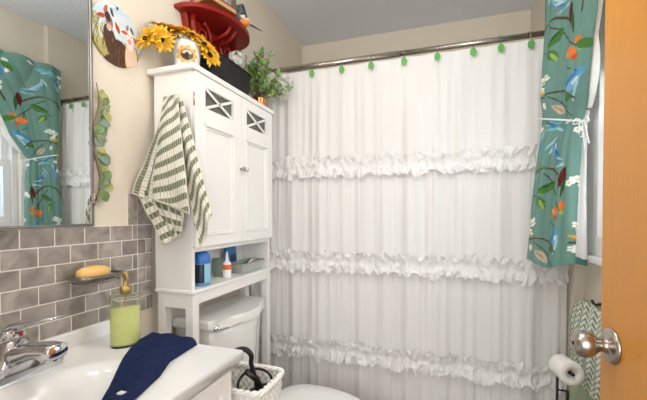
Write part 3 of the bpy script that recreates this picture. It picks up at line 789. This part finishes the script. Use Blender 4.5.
# bird
bd = thing('bird_figurine', 'little bird figurine with orange breast and long tail on red shelf', 'bird', (-.855, 1.395, st))
c = Vector((-.850, 1.418, st+.030))
m = MB(); m.lathe([(0, -.026), (.008, -.022), (.015, -.010), (.017, .0), (.014, .012), (.009, .022), (0, .028)], c, rot_to((.25, .75, .35)) @ Matrix.Scale(1.15, 4), 24)
m.lathe([(0, -.012), (.008, -.009), (.012, 0), (.009, .008), (0, .012)], c+Vector((-.002, -.018, .020)), None, 20, mi=0)
for i, q in enumerate(m.f):
    p = sum((Vector(m.v[k]) for k in q), Vector())/len(q)-c
    if p.z < .004 and p.y < .012: m.m[i] = 1
    elif p.z > .022: m.m[i] = 2
m.build('body', [mat('bird_cream', (232, 226, 214), .6), mat('bird_orange', (222, 140, 60), .6), mat('bird_black', (30, 28, 28), .5)], bd)
m = MB(); m.tube([c+Vector((0, .012, .004)), c+Vector((.02, .05, .000)), c+Vector((.038, .085, -.004))], [.006, .004, .002], 8); m.build('tail', mat('bird_brown', (92, 78, 66), .6), bd)
m = MB(); m.tube([c+Vector((.002, -.028, .020)), c+Vector((.004, -.038, .018))], [.003, .0005], 6); m.build('beak', mat('bird_black', (30, 28, 28)), bd)
m = MB()
for sg in (-1, 1): m.tube([c+Vector((sg*.005, 0, -.012)), c+Vector((sg*.005, -.002, -.0275))], .0012, 5)
m.build('legs', mat('bird_black', (30, 28, 28)), bd)

# ------------------------------------------------------------------ toilet
to = thing('toilet', 'white toilet with closed lid and tank under the tall cabinet', 'toilet', (-.6, 1.33, 0))
ty = 1.315; lz = CZ-.40
def tank_out(hw, x0, xe, xc):
    P = [(x0, -hw), (xe, -hw)]
    for k in range(17):
        t = -1+2*k/16; y = t*hw*.97
        bow = 1/(1+math.exp((abs(t)-.62)*9)); P.append((xe+.006+(xc-xe-.006)*bow, y))
    P += [(xe, hw), (x0, hw)]
    return [(a, ty+b_) for a, b_ in P]
m = MB(); m.prism(tank_out(.212, -.985, -.822, -.752), 'z', lz-.038, lz, bev=.010); m.build('tank_lid', PORC, to)
m = MB(); a1 = tank_out(.198, -.98, -.832, -.772); a0 = tank_out(.165, -.975, -.84, -.80)
v = []; f = []; n = len(a1)
for k in range(9):
    t = k/8; e = t**.7
    v += [(p0[0]*(1-e)+p1[0]*e, p0[1]*(1-e)+p1[1]*e, .40+(lz-.038-.40)*t) for p0, p1 in zip(a0, a1)]
for k in range(8):
    for i in range(n): f.append((k*n+i, k*n+(i+1) % n, (k+1)*n+(i+1) % n, (k+1)*n+i))
f.append(tuple(range(n))); f.append(tuple(8*n+i for i in range(n)))
m.add(v, f, 0, True); m.build('tank', PORC, to)
m = MB(); fhx, fhy, fhz = -.812, ty-.180, CZ-.432
m.lathe([(.015, 0), (.015, .005), (.011, .010), (.007, .018), (0, .019)], (fhx, fhy, fhz), rot_to((1, 0, 0)), 20)
m.tube([(fhx+.014, fhy, fhz), (fhx+.020, fhy+.02, fhz-.004), (fhx+.020, fhy+.05, fhz-.010)], [.006, .0055, .005], 10)
m.build('flush_handle', CHROME, to)
def egg(cx, half_l, half_w, n=48, sq=0):
    P = []
    for k in range(n):
        a = 2*PI*k/n; x = math.cos(a); y = math.sin(a); w_ = half_w*(1-.16*max(0, x)**2)
        if x < 0: P.append((cx+half_l*.8*math.copysign(abs(x)**.7, x), ty+.015+w_*1.03*math.copysign(abs(y)**.85, y)))
        else: P.append((cx+half_l*1.32*x, ty+.015+w_*1.03*y))
    return P
def eggloft(m, lv, n=48):
    v = []; f = []
    for cx, hl, hw, z_ in lv: v += [(a, b_, z_) for a, b_ in egg(cx, hl, hw, n)]
    for k in range(len(lv)-1):
        for i in range(n): f.append((k*n+i, k*n+(i+1) % n, (k+1)*n+(i+1) % n, (k+1)*n+i))
    f.append(tuple(range(n))); f.append(tuple((len(lv)-1)*n+i for i in range(n))); m.add(v, f, 0, True)
m = MB(); eggloft(m, [(-.56, .16, .11, 0), (-.56, .155, .105, .04), (-.56, .16, .10, .15), (-.54, .19, .14, .27), (-.525, .215, .175, .35), (-.52, .22, .182, .395), (-.52, .215, .178, .40)])
m.box(-.86, -.66, ty-.13, ty+.15, .28, .398, .02)
m.build('bowl', PORC, to)
m = MB(); eggloft(m, [(-.52, .218, .186, .4005), (-.52, .224, .192, .408), (-.52, .222, .190, .418), (-.52, .21, .18, .4185)]); m.build('seat', PORC, to)
m = MB(); eggloft(m, [(-.52, .214, .184, .419), (-.52, .224, .192, .424), (-.52, .224, .192, .434), (-.52, .20, .17, .443), (-.52, .12, .10, .447), (-.52, .02, .02, .448)]); m.build('lid', PORC, to)

# ------------------------------------------------------------------ wicker basket beside the vanity
wb = thing('wicker_basket', 'white wicker basket between vanity and toilet holding hair tools', 'basket', (-.62, .975, 0))
WX0, WX1, W0, W1, WZT = -.775, -.486, .882, 1.055, CZ-.508
hx, hy = (WX1-WX0)/2, (W1-W0)/2; wcx, wcy = (WX0+WX1)/2, (W0+W1)/2
def weave(m, sc_in, z0, z1):
    per = rr(hx, hy, .03, 8); cum = [0]; n0 = len(per)
    for i in range(n0):
        a = per[i]; b_ = per[(i+1) % n0]; cum.append(cum[-1]+math.hypot(b_[0]-a[0], b_[1]-a[1]))
    T_ = cum[-1]; ns = int(T_/.0028); nz = int((z1-z0)/.0035)
    def at(s_):
        s_ = s_ % T_
        for i in range(n0):
            if cum[i+1] >= s_:
                t = (s_-cum[i])/max(1e-9, cum[i+1]-cum[i]); a = per[i]; b_ = per[(i+1) % n0]; return a[0]*(1-t)+b_[0]*t, a[1]*(1-t)+b_[1]*t
        return per[0]
    ring = [at(T_*i/ns) for i in range(ns)]; v = []; f = []
    for k in range(nz+1):
        z_ = z0+(z1-z0)*k/nz; tp = .86+.14*(z_/z1)
        for i, (a, b_) in enumerate(ring):
            s_ = T_*i/ns; w_ = .004*math.sin(2*PI*s_/.022+PI*(int(z_/.014) % 2))*abs(math.sin(PI*z_/.014))
            L = math.hypot(a, b_); k_ = (tp*sc_in)+w_/L; v.append((wcx+a*k_, wcy+b_*k_, z_))
    for k in range(nz):
        for i in range(ns): f.append((k*ns+i, k*ns+(i+1) % ns, (k+1)*ns+(i+1) % ns, (k+1)*ns+i))
    m.add(v, f, 0, True)
m = MB(); weave(m, .96, .02, WZT-.008); m.build('woven_side', WICK, wb, solid=.004)
m = MB()
P0 = rr(hx*.98, hy*.98, .03, 16); n = len(P0)
# resample rim, three braided strands
pts = []
for i in range(n):
    a, b_ = P0[i]; c_, d_ = P0[(i+1) % n]; L = math.hypot(c_-a, d_-b_); k = max(1, int(L/.003))
    for q in range(k): t = q/k; pts.append((a*(1-t)+c_*t, b_*(1-t)+d_*t))
for ph in range(3):
    P = []; s_ = 0
    for i, (a, b_) in enumerate(pts):
        q = i*.30+ph*2*PI/3; L = math.hypot(a, b_); o_ = .0055*math.cos(q); P.append((wcx+a*(1+o_/L), wcy+b_*(1+o_/L), WZT-.006+.0055*math.sin(q)))
    m.tube(P, .0052, 6, closed=True)
m.build('braided_rim', WICK, wb)
MB().box(wcx-hx*.83, wcx+hx*.83, wcy-hy*.83, wcy+hy*.83, 0, .022, .004).build('bottom', WICK, wb)
def smooth(P, n=8):
    P = [Vector(p) for p in P]; out = []
    for i in range(len(P)-1):
        a = P[max(0, i-1)]; b_ = P[i]; c_ = P[i+1]; d_ = P[min(len(P)-1, i+2)]
        for q in range(n):
            t = q/n; out.append(.5*((2*b_)+(-a+c_)*t+(2*a-5*b_+4*c_-d_)*t*t+(-a+3*b_-3*c_+d_)*t**3))
    return out+[P[-1]]
# hair dryer standing in basket, black
BP = mat('black_plastic', (22, 20, 21), .3)
hd = thing('hair_dryer', 'black hair dryer leaning out of the white wicker basket', 'hair dryer', (-.60, .95, WZT-.2))
m = MB(); dz = WZT
m.tube(smooth([(-.61, .925, .790), (-.590, .932, .806), (-.566, .940, .808), (-.550, .946, .790), (-.554, .952, .762), (-.548, .958, .73), (-.543, .965, .69), (-.540, .97, .60)], 6), [.0085]*12+[.0085-.0001*k for k in range(31)], 14); m.build('barrel', BP, hd)
m = MB(); m.tube([(-.565, .94, dz+.03), (-.545, .965, dz+.0), (-.535, .985, dz-.05), (-.535, .995, dz-.1)], [.009, .010, .010, .010], 12); m.build('handle', BP, hd)
m = MB(); P = [(-.535, .995, dz-.1), (-.54, .95, dz-.12), (-.57, .92, dz-.05), (-.585, .93, dz+.0), (-.575, .98, dz+.016), (-.545, 1.01, dz+.008), (-.52, 1.02, dz-.02), (-.53, 1.02, dz-.08)]
m.tube(smooth(P), .004, 8); m.build('cord', BP, hd)
ci = thing('curling_iron', 'black curling iron lying inside the white wicker basket', 'curling iron', (-.6, 1.0, WZT-.1))
m = MB(); m.tube([(-.70, .93, dz-.12), (-.62, .97, dz-.085)], .009, 12); m.build('rod', CHROME, ci)
m = MB(); m.tube([(-.62, .97, dz-.085), (-.55, 1.0, dz-.05), (-.525, 1.012, dz-.04)], [.012, .014, .010], 12); m.build('handle', BP, ci)

# ------------------------------------------------------------------ shower curtain
RY = 1.75; RZ = CZ+.772
sr = thing('curtain_rod', 'brushed metal shower rod spanning wall to wall', 'rod', (-.25, RY, RZ))
m = MB(); m.tube([(XL+.004, RY, RZ), (-.2, RY, RZ)], .0135, 20); m.tube([(-.2, RY, RZ), (XA-.004, RY, RZ)], .0118, 20); m.build('tube', NICKEL, sr)
for x, s_ in ((XL, 1), (XA, -1)):
    m = MB(); m.lathe([(.03, .001), (.03, .006), (.018, .014), (.0145, .03), (.0145, .031)], (x, RY, RZ), rot_to((s_, 0, 0)), 28); m.build('end_flange', NICKEL, sr)
sc = thing('shower_curtain', 'white ruffled fabric shower curtain with three gathered ruffle rows', 'shower curtain', (-.25, RY, .1))
CT = RZ-.022; CB = .10
hooks = []
for u_ in (280, 313.7, 343, 371.7, 404, 436.6, 471.6, 498.6, 528):
    a = (u_-323.5)/355; hooks.append(RY*(-.319+.948*a)/(.948+.319*a))
hooks = [-.95, -.84, -.73]+hooks[1:]+[.44]
RZS = [CZ+.2375, CZ-.242, CZ-.695, CZ-1.10]
def fold(x, z):
    d = (CT-z)/(CT-CB)
    n1 = noise.noise(Vector((x*4.5, d*.5, 0)))*.030*(.2+.8*d)
    n2 = math.sin(x*52+3*noise.noise(Vector((x*3, d, 5))))*(.004+.003*d)
    n3 = noise.noise(Vector((x*34, d*1.2, 9)))*.010
    # tight gathers just below every ruffle row
    g_ = 0
    for rz in RZS:
        if z < rz: g_ = max(g_, math.exp(-(rz-z)/.16))
    g_ += math.exp(-(CT-z)/.10)*.8
    n4 = noise.noise(Vector((x*90, d*3, 2)))*.007*g_
    return -.018*d+n1+n2+n3+n4
def xmap(t, z):
    d = (CT-z)/(CT-CB); x0 = -1.0; x1 = .455+.042*min(1, d*2.2)
    return x0+(x1-x0)*t
m = MB()
def cf(t, k):
    z = CT-(CT-CB)*k; x = xmap(t, z)
    sag = 0
    if k < .06:
        dm = min(abs(x-h_) for h_ in hooks); sag = -.003*min(1, dm/.055)*(1-k/.06)
    return (x, RY-.004+fold(x, z)*min(1, .25+k*6), z+sag)
m.grid(cf, 620, 130); m.build('curtain_panel', CLOTH, sc)
for q, rz in enumerate(RZS):
    m = MB(); H = .050
    def rf(t, k):
        z = rz+(k-.5)*2*H; x = xmap(t, z); e = (k-.5)*2
        base = RY-.004+fold(x, rz)*.97+(-.006)
        amp = .006+.021*abs(e)
        w_ = noise.noise(Vector((x*52, e*1.6+q*7, q)))*1.7+noise.noise(Vector((x*110, e*3, q+3)))*.9
        zz = noise.noise(Vector((x*45, e*1.5, q+11)))*.026*abs(e)+noise.noise(Vector((x*14, 0, q+2)))*.008
        xx = noise.noise(Vector((x*45, e*1.5, q+21)))*.020*abs(e)
        return (min(x+xx, .503), base-.008*abs(e)-amp*(w_*.6+.45), z+zz)
    m.grid(rf, 1100, 15); m.build('ruffle', CLOTH, sc)
m = MB()
def hemf(t, k):
    z = CT-.004-.03*k; x = xmap(t, z); return (x, RY-.0085+fold(x, z)*.45, z-.010*min(1, min(abs(x-h_) for h_ in hooks)/.055))
# leaf shaped hooks
h0 = None
for i, x in enumerate(hooks[3:11]):
    if i == 0:
        h0 = thing('curtain_hook', 'green leaf shaped shower curtain hook hanging from the metal rod', 'curtain hook', (x, RY, RZ), 'green leaf hooks along the shower rod')
        m = MB(); P = [(x, RY+.0155*math.sin(a), RZ+.0155*math.cos(a)) for a in [(-2.6+5.2*k/20) for k in range(21)]]
        P = [(x, RY-.024, RZ-.036), (x, RY-.016, RZ-.024)]+[(x, RY-.0158*math.sin(a), RZ+.0158*math.cos(a)) for a in [(2.2-4.4*k/16) for k in range(17)]]
        m.tube(P, .0013, 6); m.build('wire_ring', NICKEL, h0)
        m = MB(); pl = []
        for k in range(24):
            a = 2*PI*k/24; r = .0135*(1+.10*math.cos(5*a)); pl.append((x+r*1.0*math.cos(a), RZ-.050+r*1.3*math.sin(a)))
        m.prism(pl, 'y', RY-.030, RY-.025, bev=.001)
        m.tube([(x, RY-.031, RZ-.066), (x, RY-.031, RZ-.036)], .001, 5)
        m.build('leaf_charm', GREEN, h0); hx0 = x
    else:
        copy_tree(h0, (x-hx0, 0, 0))

# ------------------------------------------------------------------ floral window curtain
PW, PH = .94, 1.24; Z0 = CZ-.21
cv = Canvas(PW, PH, .0015, (110, 148, 138))
MODE = 0
def px2(u_, v_):   # print position of a motif measured on the front of the panel
    ul = 545-17*max(0, v_)/262
    if MODE: return (u_-ul)*.0036, (214-v_)*.0041+.225
    w_ = (u_-ul)/50; d_ = 1.57-(.42 if v_ < 110 else .2)*w_
    return (u_-ul)*.0036, (214-v_)*d_/355+.21
G1, G2, BRc, WHc, BL, OR_ = (74, 122, 60), (46, 88, 46), (84, 72, 44), (238, 238, 232), (118, 176, 206), (226, 124, 62)
def feat(ox, oz):
    def pt(u_, v_): a, b_ = px2(u_, v_); return a+ox, b_+oz
    def EL(u_, v_, a, b_, ang, rgb, p=0): x, y = pt(u_, v_); cv.ell(x, y, a*.0039, b_*.0039, math.radians(ang), rgb, p)
    def LN(ps, w_, rgb=BRc): cv.line([pt(*p) for p in ps], w_*.0052, rgb)
    LN([(541, 62), (548, 46), (556, 35), (563, 27), (571, 20), (580, 16), (592, 14)], 1.6)
    LN([(550, 42), (558, 32), (566, 24)], .9, (110, 130, 70))
    LN([(563, 32), (572, 31), (579, 36), (590, 40)], .9); LN([(581, 37), (581, 46)], .8); LN([(552, 62), (560, 56), (566, 60)], .7)
    EL(567, 42, 10, 4.2, 32, G1, .3); EL(566, 41, 8, 1, 32, G2); EL(562, 60, 7, 3.4, 110, G1, .3); EL(563, 61, 5, 1.4, 110, (150, 180, 90))
    EL(581, 51, 5.5, 4.5, 0, OR_); EL(578, 54, 2.5, 2, 0, (238, 160, 80)); EL(585, 53, 2.5, 2.5, 0, (200, 88, 50)); EL(592, 33, 3, 4.5, 0, OR_); EL(592, 40, 2.5, 2, 0, (150, 190, 90))
    for k in range(12): EL(566+k*1.6, 2+3*math.sin(k*2), 7, 1, 60+k*12, random.choice([BL, (176, 208, 222), (70, 120, 176)]), .3)
    if not MODE: EL(589, 8, 11, 3, 82, (96, 34, 30), .2)
    EL(592, 12, 12, 1.6, 85, (50, 90, 50), .2)
    for k in range(9): EL(551+random.uniform(-3, 3), 17+random.uniform(-8, 8), 5, 1.2, 75+random.uniform(-25, 25), random.choice([BL, (150, 196, 214), (80, 130, 180)]), .3)
    EL(548, 7, 3, 2.5, 30, WHc); EL(545, 22, 2, 4, 10, WHc)
    # blue bird
    EL(583, 76, 7.5, 5, 70, BL); EL(584, 69, 4.5, 3.6, 0, (92, 156, 200)); EL(579, 78, 8, 2, 60, (70, 126, 176)); EL(586, 82, 8, 1.6, 80, (166, 206, 222)); LN([(579, 68), (574, 67)], .8, (60, 80, 90)); EL(585, 74, 3, 2, 45, (200, 222, 228)); EL(582, 68, .7, .7, 0, (20, 30, 30))
    for du, dv in ((550, 88), (545, 93), (554, 84), (548, 98)):
        for k in range(5): a = k*2*PI/5; EL(du+2.0*math.cos(a), dv+2.0*math.sin(a), 1.5, 1.2, 0, WHc)
        EL(du, dv, .7, .7, 0, (210, 190, 100))
    LN([(541, 110), (549, 104), (556, 98), (564, 93), (573, 89), (586, 88)], 1.2); LN([(556, 101), (570, 102), (580, 108)], .8)
    EL(577, 93, 5, 3, -10, G1, .3); EL(564, 109, 8, 3.6, -38, (206, 184, 160), .3); EL(564, 109, 6, .5, -38, (150, 120, 100))
    EL(549, 115, 2, 3.5, 10, (226, 214, 200)); EL(545, 102, 2, 5, 80, (226, 168, 50), .2)
    for k in range(10): EL(556+random.uniform(-7, 7), 134+random.uniform(-4, 4), 6, 1.2, random.uniform(-30, 40), random.choice([BL, (60, 116, 170), (160, 204, 220), (120, 190, 200)]), .3)
    EL(573, 128, 4, 1.6, 20, WHc)
for iz in (-2, -1, 0, 1, 2):
    for ix in range(-1, 5):
        MODE = 1 if iz < 0 else 0
        feat(ix*.205, iz*-.56+.0+(0.0 if ix % 2 == 0 else .0))
rp = random.Random(3)
for k in range(70):
    x = rp.uniform(.19, .62); z_ = rp.uniform(0, PH); q = (0, 1, 2, 0, 3, 1, 0)[k % 7]
    if q == 0:
        for j in range(4):
            cx_, cy_ = x+rp.uniform(-.022, .022), z_+rp.uniform(-.018, .018)
            for h in range(5): cv.ell(cx_+.008*math.cos(h*1.257), cy_+.008*math.sin(h*1.257), .0055, .0045, 0, WHc)
            cv.ell(cx_, cy_, .003, .003, 0, (210, 190, 100))
    elif q == 1: cv.ell(x, z_, .034, .015, rp.uniform(0, 3), G1, .3)
    elif q == 2: cv.ell(x, z_, .026, .010, rp.uniform(.8, 2.2), (232, 170, 56), .3)
    else: cv.line([(x, z_), (x+.04, z_+.03), (x+.05, z_+.09), (x+.09, z_+.11)], .005, BRc)
def yx_near(z):
    K = [(1.00, .448, 1.488), (1.30, .462, 1.505), (1.57, .485, 1.532), (1.62, .484, 1.50), (1.70, .470, 1.435), (1.80, .462, 1.39), (1.90, .455, 1.33), (2.0, .452, 1.22), (2.1, .45, 1.05), (2.2, .45, .86)]
    for a, b_ in zip(K[:-1], K[1:]):
        if z <= b_[0]:
            t = max(0, (z-a[0])/(b_[0]-a[0])); return a[1]*(1-t)+b_[1]*t, a[2]*(1-t)+b_[2]*t
    return K[-1][1:]
def yx_far(z):
    K = [(1.0, .328, 1.655), (1.30, .350, 1.655), (1.57, .376, 1.645), (1.8, .388, 1.68), (2.2, .402, 1.70)]
    for a, b_ in zip(K[:-1], K[1:]):
        if z <= b_[0]:
            t = max(0, (z-a[0])/(b_[0]-a[0])); return a[1]*(1-t)+b_[1]*t, a[2]*(1-t)+b_[2]*t
    return K[-1][1:]
fc = thing('window_curtain', 'teal floral curtain panel tied back at window beside shower', 'curtain', (.42, 1.6, 1.01))
m = MB(); NU, NV = 300, 520; ZT2 = 2.17; ZB2 = 1.026
pu = np.zeros(NU*NV); pz = np.zeros(NU*NV)
v = []
for j in range(NV):
    k = j/(NV-1); z = ZB2+(ZT2-ZB2)*k
    fx_, fy_ = yx_far(z); nx_, ny_ = yx_near(z); L = math.hypot(nx_-fx_, ny_-fy_)
    dx, dy = (nx_-fx_)/L, (ny_-fy_)/L; px_, py_ = dy, -dx     # towards room (-x)
    if px_ > 0: px_, py_ = -px_, -py_
    tie = math.exp(-((z-1.575)/.06)**2)
    for i in range(NU):
        t = i/(NU-1)
        lob = .75*abs(math.sin(PI*t*(2 if L < .45 else 2+(L-.45)*9)))+.25*abs(math.sin(PI*t*5))
        edge_ = min(1, min(t, 1-t)*12)
        amp = (.034+.012*noise.noise(Vector((t*3, z*2, 4))))*(1-.55*tie)*edge_
        if z > 1.68: amp *= 1-.35*min(1, (z-1.68)/.2)
        s_ = t*L; w_ = lob*amp
        x = fx_+dx*s_+px_*w_; y = fy_+dy*s_+py_*w_
        zz = z
        if k > .93: zz = z+.009*lob*(k-.93)/.07
        if k < .05: zz = z+.012*math.sin(t*7+1)*(1-k/.05)
        v.append((x, min(y, 1.715), zz)); pu[j*NU+i] = s_*(1.15 if z < 1.6 else 1.15-.47*min(1, (z-1.6)/.12))+.004; pz[j*NU+i] = z-1.01
f = [(j*NU+i, j*NU+i+1, (j+1)*NU+i+1, (j+1)*NU+i) for j in range(NV-1) for i in range(NU-1)]
m.add(v, f, 0, True); m.build('floral_panel', ATT, fc, colors=cv.get(pu, pz))
# lining seen at the near side
m = MB()
def ln_(t, k):
    z = 1.065+(1.60-1.065)*k; nx_, ny_ = yx_near(z); tie = 1-min(1, abs(z-1.575)/.5)
    return (nx_-.004+.050*t*(1-.6*tie), ny_+.004+.028*t*(1-.5*tie)+.008*math.sin(t*PI*2), z-.012*t)
m.grid(ln_, 14, 60)
def l2(t, k):
    z = 1.60+.30*k; nx_, ny_ = yx_near(z); return (nx_+.004+.012*t, ny_-.012-.040*t*math.sin(PI*min(1, k*1.3+.1))+.02, z)
m.grid(l2, 10, 30)
m.build('lining', LINING, fc)
m = MB()
def l3(t, k):
    z = 1.043+.024*k; nx_, ny_ = yx_near(z); return (nx_-.003+.050*t, ny_+.0035+.028*t, z-.012*t)
m.grid(l3, 12, 4); m.build('hem', mat('teal_hem', (74, 132, 116), .8), fc)
# tie cord
m = MB(); P = []
tz = 1.578; fx_, fy_ = yx_far(tz); nx_, ny_ = yx_near(tz)
c = Vector(((fx_+nx_)/2, (fy_+ny_)/2, tz)); A = Vector((nx_-fx_, ny_-fy_, 0)); La = A.length/2+.008; A.normalize(); Bv = Vector((-A.y, A.x, 0))
if Bv.x > 0: Bv = -Bv
for k in range(36):
    a = 2*PI*k/36; P.append(c+A*La*math.cos(a)+Bv*(.034*math.sin(a) if math.sin(a) > 0 else .02*math.sin(a))+Vector((0, 0, -.026*math.cos(a))))
m.tube(P, .0032, 8, closed=True)
kn = c+A*La*.93+Bv*.014+Vector((0, 0, -.024))
for q, (da, dz_) in enumerate(((.012, -.10), (.026, -.085), (-.008, -.045))): m.tube(smooth([kn, kn+Bv*.012+A*da*.5+Vector((0, 0, -.01)), kn+A*da+Bv*.008+Vector((0, 0, dz_))], 6), .0025, 6)
for sg in (1, -1): m.tube(smooth([kn, kn+A*sg*.018+Bv*.01+Vector((0, 0, .012)), kn+A*sg*.026+Bv*.01+Vector((0, 0, -.006)), kn]), .0025, 6)
m.build('tie_cord', mat('white_cord', (240, 240, 240), .8), fc)
m = MB(); m.tube([(.455, .70, 2.125), (.455, 1.685, 2.125)], .008, 12)
cr = thing('window_curtain_rod', 'slim rod inside top pocket of the teal floral curtain', 'rod', (.455, 1.2, 2.125))
m.build('rod_tube', TRIMW, cr)
for y in (.72, 1.66): MB().tube([(.455, y, 2.125), (XR-.001, y, 2.125)], .005, 8).build('rod_bracket', TRIMW, cr)

# ------------------------------------------------------------------ right wall: hook, towel, roll stand
rt = thing('hanging_towel', 'sage and white woven towel hanging low on right wall hook', 'towel', (.50, 1.55, .35))
m = MB(); m.box(XR-.012, XR-.001, 1.475, 1.50, .885, .925, .003); m.tube([(XR-.01, 1.488, .905), (XR-.035, 1.488, .898), (XR-.045, 1.488, .915)], .005, 8)
tag(m.build('wall_hook', mat('bronze', (66, 56, 50), .4, .6)), 'dark wall hook above the sage woven towel', 'hook')
m = MB(); NU, NV = 120, 160; v = []; ca = []
for j in range(NV):
    k = j/(NV-1)
    for i in range(NU):
        t = i/(NU-1); yc_ = 1.505
        z = .90-.30*k; hw = .195*math.sqrt(max(0, 1-(1-min(1, k/.45))**2.4))
        hw = max(hw, .05)
        y = yc_+(1-2*t)*hw
        zb = z-(0.0 if t < .5 else 0)
        drop = .0
        x = .505-.028*math.sin(PI*t)**.6*(min(1, k*2.5+.15))+.004*math.sin(y*90)
        v.append((x, y, z)); rad = math.hypot((y-yc_)*1.0, (z-.75)*.6)
        a_ = (y-yc_)+.20; ca.append((a_+.02*math.sin(k*3), z))
ca = np.array(ca); col = np.zeros((len(ca), 3)); col[:] = hexc(226, 228, 216); G = hexc(124, 142, 118)
kk = (ca[:, 0]/.032) % 1; tick = ((ca[:, 1]+.45*np.abs(kk-.5)*.026*3)/.021) % 1
col[(kk < .5) & (tick < .62)] = G; col[(kk >= .5) & (tick < .28)] = G; col[(ca[:, 0] < .008)] = hexc(216, 216, 206)
f = [(j*NU+i, j*NU+i+1, (j+1)*NU+i+1, (j+1)*NU+i) for j in range(NV-1) for i in range(NU-1)]
m.add(v, f, 0, True); m.build('woven_top', TOWEL, rt, colors=col, solid=.006)
m = MB()
m.grid(lambda t, k: (.507-.012*math.sin(PI*t)-.010*math.sin(t*14+k), 1.415+.275*t, .62-.36*k), 60, 40)
m.build('plain_skirt', mat('sage_cloth', (166, 182, 150), .95, bump=.4, bscale=300), rt, solid=.004)

tp = thing('toilet_roll_stand', 'black freestanding toilet paper stand by the right wall', 'toilet paper holder', (.40, 1.46, 0))
ax0 = Vector((.355, 1.52, .70)); adir = Vector((.20, -.98, 0)).normalized(); hzr = .672
a0 = Vector((.404, 1.50, hzr)); a1 = a0+adir*.085
m = MB(); m.lathe([(.085, 0), (.085, .008), (.080, .012), (0, .013)], (a0.x+.03, a0.y-.04, 0), None, 36); m.build('base', BLACK, tp)
m = MB(); q0 = a0-adir*.006; q1 = a0+adir*.05
m.tube([(q0.x, q0.y, .008), (q0.x, q0.y, hzr)], .0045, 10); m.tube([(q1.x+.012, q1.y+.02, .008), (q1.x+.012, q1.y+.02, hzr-.085)], .0045, 10); m.tube([(q0.x, q0.y, hzr-.10), (q1.x+.012, q1.y+.02, hzr-.085)], .0035, 8)
m.build('post', BLACK, tp)
m = MB(); m.tube([a0-adir*.010, a1+adir*.010], .006, 10); m.lathe([(0, 0), (.009, 0), (.009, .006), (0, .007)], a0-adir*.016, rot_to(adir), 14); m.build('arm', BLACK, tp)
PAP = mat('toilet_paper', (240, 238, 234), .95, bump=.15, bscale=150)
m = MB(); m.lathe([(.0165, 0), (.039, 0), (.040, .002), (.040, .076), (.039, .078), (.0165, .078), (.0165, 0)], a0+adir*.012, rot_to(adir), 48)
tag(m.build('toilet_paper_roll', PAP), 'white toilet paper roll on the black stand', 'toilet paper')

# ------------------------------------------------------------------ door
dr = bpy.data.objects.new('door_1', None); COL.objects.link(dr); struct(dr)
pk = Vector((.2965, .7856, CZ-.243)); dd = Vector((-.063, .998, 0)).normalized(); nn = Vector((-dd.y, dd.x, 0))
if nn.x > 0: nn = -nn
edgep = pk+dd*.043
dr.location = (0, 0, 0); OFF[dr.name] = Vector((0, 0, 0))
Md = Matrix(((dd.x, -nn.x, 0, edgep.x), (dd.y, -nn.y, 0, edgep.y), (0, 0, 1, 0), (0, 0, 0, 1)))
m = MB(); m.box(-.76, 0, 0, .035, .012, 2.03, .0015, M=Md); m.build('door_leaf', OAK, dr)
kf = .82
m = MB(); m.lathe([(r*(.9 if r > .02 and z > .03 else 1), z*kf) for r, z in [(.033, .0005), (.033, .003), (.030, .007), (.022, .010), (.0145, .011), (.0125, .016), (.0115, .024), (.014, .030), (.021, .036), (.0262, .044), (.0278, .052), (.0272, .060), (.024, .068), (.018, .0735), (.010, .076), (.0, .0762)]], pk, rot_to(nn), 48); m.build('door_knob', NICKEL, dr)
m = MB(); m.lathe([(.0035, .0615), (.0035, .0635), (0, .064)], pk, rot_to(nn), 14); m.build('lock_button', BLACK, dr)
m = MB()
for a, b_ in ((DX0-.0, DX0+.018), (DX1-.018, DX1)): m.box(a, b_, YF-.005, YF+.105, 0, 2.06, .002)
m.box(DX0, DX1, YF-.005, YF+.105, 2.042, 2.06, .002); struct(m.build('trim_2', TRIMW))

# ------------------------------------------------------------------ lights and camera
def area(name, loc, rot, size, power, color=(1, 1, 1), sy=None, spread=None):
    l = bpy.data.lights.new(name, 'AREA'); l.energy = power; l.color = color; l.size = size
    if sy: l.shape = 'RECTANGLE'; l.size_y = sy
    if spread: l.spread = spread
    o = bpy.data.objects.new(name, l); o.location = loc; o.rotation_euler = rot; COL.objects.link(o); return o
def point_fill(name, loc, r, power, color):
    l = bpy.data.lights.new(name, 'POINT'); l.energy = power; l.shadow_soft_size = r; l.color = color
    o = bpy.data.objects.new(name, l); o.location = loc; COL.objects.link(o)
point_fill('room_fill', (-.12, .80, HC-.50), .15, 11.5, (1, .975, .94))  # added fill point without a fixture, kept low to light ceiling and walls
point_fill('ceiling_left_fill', (XL+.16, .40, 2.12), .06, 6.5, (1, .97, .93))  # unseen point light added to brighten the left side of the ceiling
area('window_daylight', (XR+.45, 1.12, 1.75), (0, math.radians(90), 0), 1., 16, (.93, .97, 1), 1.)
area('doorway_fill', (0, -.75, 1.25), (math.radians(90), 0, 0), 1.1, 20, (1, .98, .96))  # added fill panel behind the camera, evens brightness from top to bottom
W = bpy.data.worlds.new('world'); S.world = W; W.use_nodes = True
bg = W.node_tree.nodes['Background']; bg.inputs[0].default_value = (.86, .93, 1, 1); bg.inputs[1].default_value = 1.0

cam = bpy.data.cameras.new('camera'); co = bpy.data.objects.new('camera', cam); COL.objects.link(co)
co.location = (0, 0, CZ); cam.sensor_width = 36; cam.lens = 36*355/647; cam.shift_y = 20.2/647; cam.clip_start = .02
co.rotation_euler = (math.radians(89), 0, math.radians(18.6))
S.camera = co
S.view_settings.view_transform = 'Standard'; S.view_settings.look = 'None'; S.view_settings.gamma = 1
S.view_settings.use_curve_mapping = False; S.view_settings.exposure = -0.04
